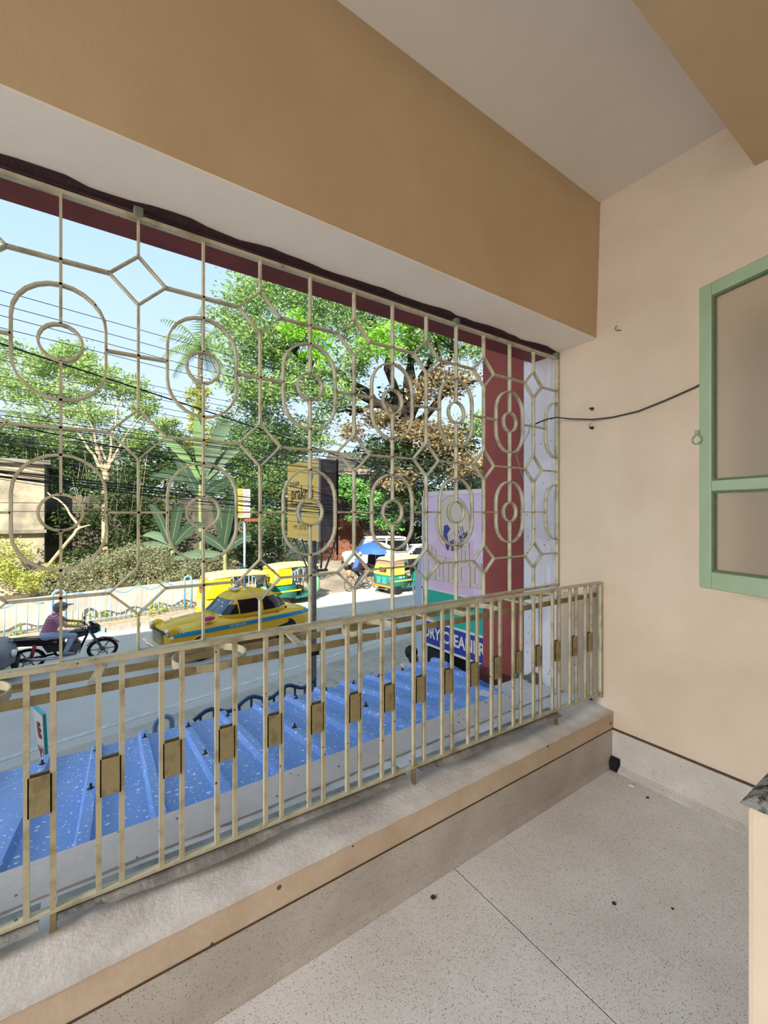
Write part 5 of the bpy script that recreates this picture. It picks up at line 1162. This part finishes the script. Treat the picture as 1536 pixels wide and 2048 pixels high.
# bananas: each large leaf a part of its plant
def banana_leaf(p0, p1, width, par, m, droop=.35):
    DR = R.uniform(.06, .3)
    p0, p1 = Vector(p0), Vector(p1); L_ = (p1 - p0).length; up = Vector((0, 0, 1)); t0 = (p1 - p0).normalized(); sd_ = t0.cross(Vector((sn * -.2 + .57, .82, 0))).normalized(); n = 10; vs = []; fs = []
    nrm_ = t0.cross(sd_)
    for i in range(n + 1):
        t = i / n; c = p0.lerp(p1, t) + up * math.sin(PI * t) * L_ * .10 * droop - up * (t ** 2.6) * L_ * DR; w_ = width * (math.sin(PI * min(1, t * .92 + .06)) ** .55) * (1 if t < .98 else .2)
        for s_ in (-1, 0, 1): vs.append(tuple(c + sd_ * s_ * w_ + nrm_ * (abs(s_) * w_ * .28) + sd_ * s_ * R.uniform(-.06, .02) * width))
    for i in range(n):
        for j in range(2): a = i * 3 + j; fs.append((a, a + 1, a + 4, a + 3))
    MB().add(vs, fs, 0, True).tube([vs[i * 3 + 1] for i in range(n + 1)], [.018 * (1 - i / n) + .005 for i in range(n + 1)], 5, 1).build('leaf', [m, L_mid], par, world=True)
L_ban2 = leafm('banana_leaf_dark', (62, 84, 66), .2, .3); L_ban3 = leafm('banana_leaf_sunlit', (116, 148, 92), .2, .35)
for (lb, bs, D, lv) in (
    ('tall banana plant with broad sunlit upright leaves', (405, 1060), 21.5, [(400, 960, 312, 838, .28, 3), (405, 950, 392, 826, .33, 3), (410, 950, 462, 800, .42, 1), (412, 960, 480, 880, .30, 1), (400, 970, 300, 930, .34, 2), (408, 990, 470, 950, .32, 2), (400, 1000, 350, 900, .33, 2), (412, 985, 440, 900, .36, 2)]),
    ('dark banana plant low behind the blue fence', (452, 1130), 20.5, [(450, 1090, 430, 980, .33, 2), (452, 1090, 490, 1000, .33, 2), (450, 1100, 395, 1060, .28, 2), (452, 1100, 520, 1050, .28, 2), (448, 1095, 470, 960, .30, 2), (450, 1110, 340, 1110, .25, 1)]),
    ('leaning banana plant with torn grey green leaves', (345, 1120), 20.8, [(345, 1090, 285, 1050, .25, 1), (345, 1085, 365, 970, .30, 2), (350, 1090, 410, 1020, .28, 2), (340, 1090, 300, 985, .27, 2), (345, 1095, 262, 1085, .22, 1)])):
    bb = at(bs[0], bs[1], D); bb.z = GZ + .1
    bp_ = thing('banana_plant', lb, 'plant', tuple(bb)); limb(bp_, [bb, at(lv[0][0], lv[0][1] + 10, D)], .13, .08, mat('banana_stem', (140, 148, 100), .7, var=.25, scale=5), 'stem', .02, 50)
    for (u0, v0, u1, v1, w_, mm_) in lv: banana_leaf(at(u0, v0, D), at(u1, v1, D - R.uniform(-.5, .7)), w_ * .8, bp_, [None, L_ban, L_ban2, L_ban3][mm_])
# creeper mound over the wall, bushes, weeds
cm = thing('creeper', 'dusty grey green creeper heaped over the boundary wall', 'creeper', tuple(at(280, 1190, 19.8)))
foliage('foliage', [(at(u, v, D), (r, r, r * .62), n) for u, v, D, r, n in [(150, 1150, 19.6, .9, 1800), (210, 1130, 20, 1.0, 2300), (270, 1110, 20.4, 1.0, 2300), (330, 1125, 20.4, 1.0, 2200), (390, 1140, 20.4, .9, 1700), (260, 1160, 20, 1.0, 2000), (330, 1165, 20, .9, 1500), (110, 1175, 19.4, .6, 900), (430, 1120, 21, .8, 900), (200, 1170, 19.6, .8, 1300)]], L_grey, cm, .062, .5, 41)
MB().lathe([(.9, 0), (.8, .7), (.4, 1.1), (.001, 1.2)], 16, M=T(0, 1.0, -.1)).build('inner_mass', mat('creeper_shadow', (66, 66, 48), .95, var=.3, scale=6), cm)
bs_ = thing('bush', 'yellowish sunlit bush at the left edge behind the white wall', 'bush', tuple(at(20, 1200, 19)))
foliage('foliage', [(at(u, v, D), (r, r, r * .8), n) for u, v, D, r, n in [(-30, 1130, 19.5, .9, 1200), (20, 1150, 19.2, .7, 1100), (70, 1165, 19.2, .6, 900), (40, 1100, 20, .7, 700), (100, 1140, 19.8, .6, 700), (-60, 1080, 20, 1.0, 900)]], L_yell, bs_, .07, .5, 42)
ub_ = thing('undergrowth', 'tangle of dark leaves and dry stems beneath the trees', 'undergrowth', tuple(at(300, 1120, 23))); 
foliage('foliage', [(at(u, v, 22.6), (1.1, .9, .9), 800) for u, v in ((40, 1080), (110, 1090), (180, 1100), (250, 1070), (320, 1080), (480, 1090), (540, 1100), (590, 1110), (430, 1090), (160, 1040), (220, 1020), (280, 1030), (330, 1040), (250, 990), (100, 1030), (70, 1060), (40, 1000), (500, 1130), (560, 1060))], leafm('undergrowth_leaf', (70, 88, 52)), ub_, .10, .5, 43)
vm = MB()
for k in range(34):
    u = R.uniform(20, 330); v = R.uniform(900, 980); D = R.uniform(21.5, 24); p = at(u, v, D); q = at(u + R.uniform(-25, 25), v + R.uniform(60, 200), D - .3)
    vm.tube([tuple(p), tuple(p.lerp(q, .5) + Vector((R.uniform(-.3, .3), 0, R.uniform(-.2, .1)))), tuple(q)], R.uniform(.006, .014), 4)
o = vm.build('dry_stems', mat('dry_stem', (164, 146, 118), .9, var=.25, scale=6), ub_, world=True); o['kind'] = 'stuff'
wd = thing('weeds', 'tufts of weeds along the foot of the far fence', 'weeds', (0, 17.3, GZ + .08))
foliage('leaves', [((x, fence_y(x) + R.uniform(-.3, .5), GZ + .2), (.22, .15, .2), 60) for x in [R.uniform(-4, 8) for _ in range(26)]], L_yell, wd, .06, .6, 44)
lt = MB()
for k in range(900):
    x = R.uniform(.5, 10); y = near(x) - R.uniform(.6, 4.5) if k % 3 else far(x) + R.uniform(.95, 1.8); a = R.uniform(0, 6.3); s_ = R.uniform(.02, .05); z = GZ + (.024 if k % 3 else .10)
    lt.add([(x + s_ * math.cos(a), y + s_ * math.sin(a), z), (x - s_ * .5 * math.sin(a), y + s_ * .5 * math.cos(a), z + .008), (x - s_ * math.cos(a), y - s_ * math.sin(a), z), (x + s_ * .5 * math.sin(a), y - s_ * .5 * math.cos(a), z + .004)], [(0, 1, 2, 3)])
o = lt.build('litter', leafm('dry_litter', (206, 178, 122), .3, .1)); rebase(o, (4, 8, GZ)); tag(o, 'dry fallen leaves scattered over the pavements', 'leaf litter'); o['kind'] = 'stuff'
# ================================================================== overhead cables
cab = mat('black_cable', (56, 56, 58), .6, var=.2, scale=10); cab2 = mat('grey_cable', (176, 174, 170), .6, var=.2, scale=10)
CG = 'overhead cables along the street'
def cable(v0, sl, y0, r, label, m=cab, sag=.0, x0=-9, x1=26, k=0, cv=0.0):
    """v0: height where it enters the picture; sl: fall per metre"""
    xl = -.78; D0 = 4.95 * (y0 / 6.75); z0 = EYE + (CY - v0) / F_PX * D0; n = 36; P = []
    for i in range(n + 1):
        x = x0 + (x1 - x0) * i / n; P.append((x, y0 + .215 * x, z0 + sl * (x - xl) * (1 - cv * (x - xl) / 26) + sag * ((x - 8) ** 2 - (xl - 8) ** 2) * .01 + .012 * math.sin(x * .8 + k)))
    o = MB().tube(P, r, 5).build('cable', m); rebase(o, P[0]); tag(o, label, 'cable', CG); return o
k = 0
for v in (578, 608, 631, 655): cable(v, -.012 - .004 * (k % 3), 6.75, .0045, 'thin black cable high against the sky', k=k); k += 1
cable(684, -.165, 6.6, .011, 'thick black cable slanting down through the sky', x1=14)
for v in (702, 716, 733, 752, 772, 800): cable(v, -.02 - .006 * (k % 4), 6.8 + .05 * (k % 5), .0042, 'thin pale cable crossing before the left tree', cab2, k=k); k += 1
for i in range(18): cable(818 + i * 4.2, .004 - .006 * ((i * 5) % 7) / 2, 6.6 + .07 * (i % 6), [.0034, .004, .003, .005][i % 4], 'cable in the dense upper bundle before the trees', cab if i % 2 else cab2, .02 * (i % 4), k=i)
cable(842, -.15, 6.55, .008, 'black cable slanting down across the upper bundle', x1=10)
for i in range(14): cable(878 + i * 6.2, -.10 - .016 * ((i * 3) % 5), 6.5 + .08 * (i % 5), .0036, 'cable in the lower bundle before the trees', cab if i % 3 else cab2, .0, k=i * 2, cv=1.0)
for i in range(4): cable(940 + i * 5, -.090 - .006 * i, 6.45 + .05 * i, .0075, 'thick black cable of the lowest bundle passing the hoarding', cab, .0, k=i * 3, cv=1.0)
for v in (1004, 1022): cable(v, .0, 6.7, .0035, 'thin black cable at eye level', cab, .04)

# ================================================================== things on the balcony
# green window shutter, swung open from the house window
gw = mat('mint_green_paint', (156, 176, 144), .45, rgb2=(144, 164, 130), scale=6, bump=.08, bscale=30)
PS = at(1404, 1023, 1.70); AN = math.radians(180 + 72.5)         # free edge; direction back towards the hinge
sh_ = thing('window_shutter', 'mint green wooden window shutter with two frosted panes', 'shutter', (PS.x, PS.y, 1.105), AN)
HS, WS = 1.165, .56
def sx_(x0, x1, z0, z1, nm='rail', d=.017, ch=.004, m=gw): return MB().box((x0, -d, z0), (x1, d, z1), ch=ch).build(nm, m, sh_)
sx_(0, .046, 0, HS, 'stile'); sx_(WS - .046, WS, 0, HS, 'stile'); sx_(.046, WS - .046, 0, .066); sx_(.046, WS - .046, HS - .05, HS); sx_(.046, WS - .046, .372, .412)
fg = mat('frosted_glass', (214, 204, 186), .32, trans=.82, spec=.3)
for z0, z1 in ((.066, .372), (.412, HS - .05)):
    MB().box((.046, -.002, z0), (WS - .046, .002, z1)).build('pane', fg, sh_)
    bd = MB()
    for a, b in (((.046, -.010, z0), (.054, .010, z1)), ((WS - .054, -.010, z0), (WS - .046, .010, z1)), ((.054, -.010, z0), (WS - .054, .010, z0 + .008)), ((.054, -.010, z1 - .008), (WS - .054, .010, z1))): bd.box(a, b)
    bd.build('glazing_bead', mat('green_bead', (96, 112, 80), .6, var=.2, scale=30), sh_)
SD = 1 if (Rz(AN) @ Vector((0, 1, 0))).dot(Vector((-1, -.6, 0))) > 0 else -1
rp = MB().tube([(-.004 + .017 * math.cos(2 * PI * i / 16), SD * .024, .575 + .017 * math.sin(2 * PI * i / 16)) for i in range(16)], .0035, 6, closed=True)
rp.box((-.010, SD * .016, .590), (.004, SD * .026, .612)).build('ring_pull', mat('pale_green_metal', (150, 164, 134), .4, metal=.3), sh_)
# cable from the grille to the house
cb = bpy.data.objects
pts = [at(1063, 852, 2.58), at(1075, 846, 2.60), at(1095, 838, 2.585), at(1113, 835, 2.57), at(1145, 838, 2.53), at(1185, 839, 2.44), at(1225, 835, 2.39), at(1280, 824, 2.29), at(1340, 804, 2.20), at(1400, 779, 2.10), at(1440, 757, 2.03), at(1490, 728, 1.97), at(1560, 685, 1.88), at(1640, 640, 1.75)]
pts = [Vector((min(p.x, XW - .012), p.y, p.z)) for p in pts]
o = MB().tube([tuple(p) for p in pts], .0042, 7).build('cable', cab); rebase(o, tuple(pts[0])); tag(o, 'black cable strung from the grille along the end wall to the shutter', 'cable')
pts = [(2.17, 1.612, 1.92), (2.20, 1.66, 1.86), (2.36, 1.87, 1.77), (2.46, 1.86, 1.55), (2.50, 1.85, 1.2), (2.48, 1.86, .8), (2.49, 1.85, .34)]
o = MB().tube(pts, .0028, 6).build('wire', mat('pale_wire', (196, 180, 172), .6)); rebase(o, pts[0]); tag(o, 'thin pale wire hanging from the grille beside the rain pipe', 'wire')
# fixings on the end wall
nm_ = mat('old_screw', (92, 84, 74), .6, metal=.4, var=.3, scale=30)
for (u, v, lb) in ((1185, 818, 'old screw in the end wall just above the cable'), (1185, 856, 'old screw with a scrap of wire just below the cable')):
    p = atx = None
    r_ = at(u, v, 1); d_ = (r_ - Vector((0, 0, EYE))); p = Vector((0, 0, EYE)) + d_ * (XW / d_.x)
    b = MB().lathe([(.0001, 0), (.009, 0), (.010, .004), (.004, .006), (.004, .022), (.007, .024), (.0001, .027)], 10, 0, T(*p) @ Ry(-PI / 2))
    if v > 840: b.tube([(p.x - .02, p.y, p.z), (p.x - .026, p.y + .01, p.z + .014), (p.x - .02, p.y - .006, p.z + .026)], .0015, 5)
    o = b.build('wall_screw', nm_); rebase(o, tuple(p)); tag(o, lb, 'screw')
d_ = at(1238, 658, 1) - Vector((0, 0, EYE)); p = Vector((0, 0, EYE)) + d_ * (XW / d_.x)
o = MB().tube([(p.x + .004, p.y - .012, p.z - .012), (p.x - .012, p.y - .012, p.z - .012), (p.x - .02, p.y + .0, p.z - .014), (p.x - .022, p.y + .010, p.z - .004), (p.x - .02, p.y + .008, p.z + .010), (p.x - .016, p.y + .002, p.z + .014)], .002, 6).build('wire_hook', nm_)
rebase(o, tuple(p)); tag(o, 'small bent wire hook high on the end wall', 'hook')
# scrap on the sill and specks on the floor
def fl_at(u, v, z=0.0):
    d = at(u, v, 1) - Vector((0, 0, EYE)); return Vector((0, 0, EYE)) + d * ((z - EYE) / d.z)
p = fl_at(1170, 1402, .318)
o = MB().tube([(p.x - .10, p.y + .02, .322), (p.x - .02, p.y + .01, .328), (p.x + .06, p.y - .02, .322), (p.x + .12, p.y - .03, .326), (p.x + .13, p.y - .055, .320)], 1, flat=(.012, .002, (0, 1, .3))).build('plastic_scrap', blackp if 'blackp' in globals() else black_m)
rebase(o, tuple(p)); tag(o, 'curled black strip of plastic on the sill near the end wall', 'scrap')
o = MB().lathe([(.0001, .003), (.014, .003), (.016, 0)], 18, M=T(*fl_at(1264, 1571))).build('white_disc', mat('chalk_white', (222, 218, 208), .7)); rebase(o, tuple(fl_at(1264, 1571))); tag(o, 'small white disc on the floor near the corner', 'disc')
crm = mat('dark_crumb', (70, 40, 30), .8, var=.4, scale=40)
for (u, v, s_, lb) in ((1295, 1596, .007, 'dark reddish crumb on the floor near the end wall'), (1228, 1808, .007, 'dark reddish crumb in the middle of the floor'), (1345, 1818, .0045, 'small black crumb on the floor towards the house'), (866, 1796, .009, 'dark withered leaf scrap beside the floor joint')):
    p = fl_at(u, v); bm = bmesh.new(); bmesh.ops.create_icosphere(bm, subdivisions=2, radius=s_)
    for q in bm.verts: q.co = Vector((q.co.x * R.uniform(.7, 1.3), q.co.y * R.uniform(.7, 1.3), q.co.z * .45 * R.uniform(.6, 1.4)))
    o = MB().bm(bm, 0, True, T(p.x, p.y, s_ * .3)).build('crumb', crm); rebase(o, (p.x, p.y, 0)); tag(o, lb, 'crumb')
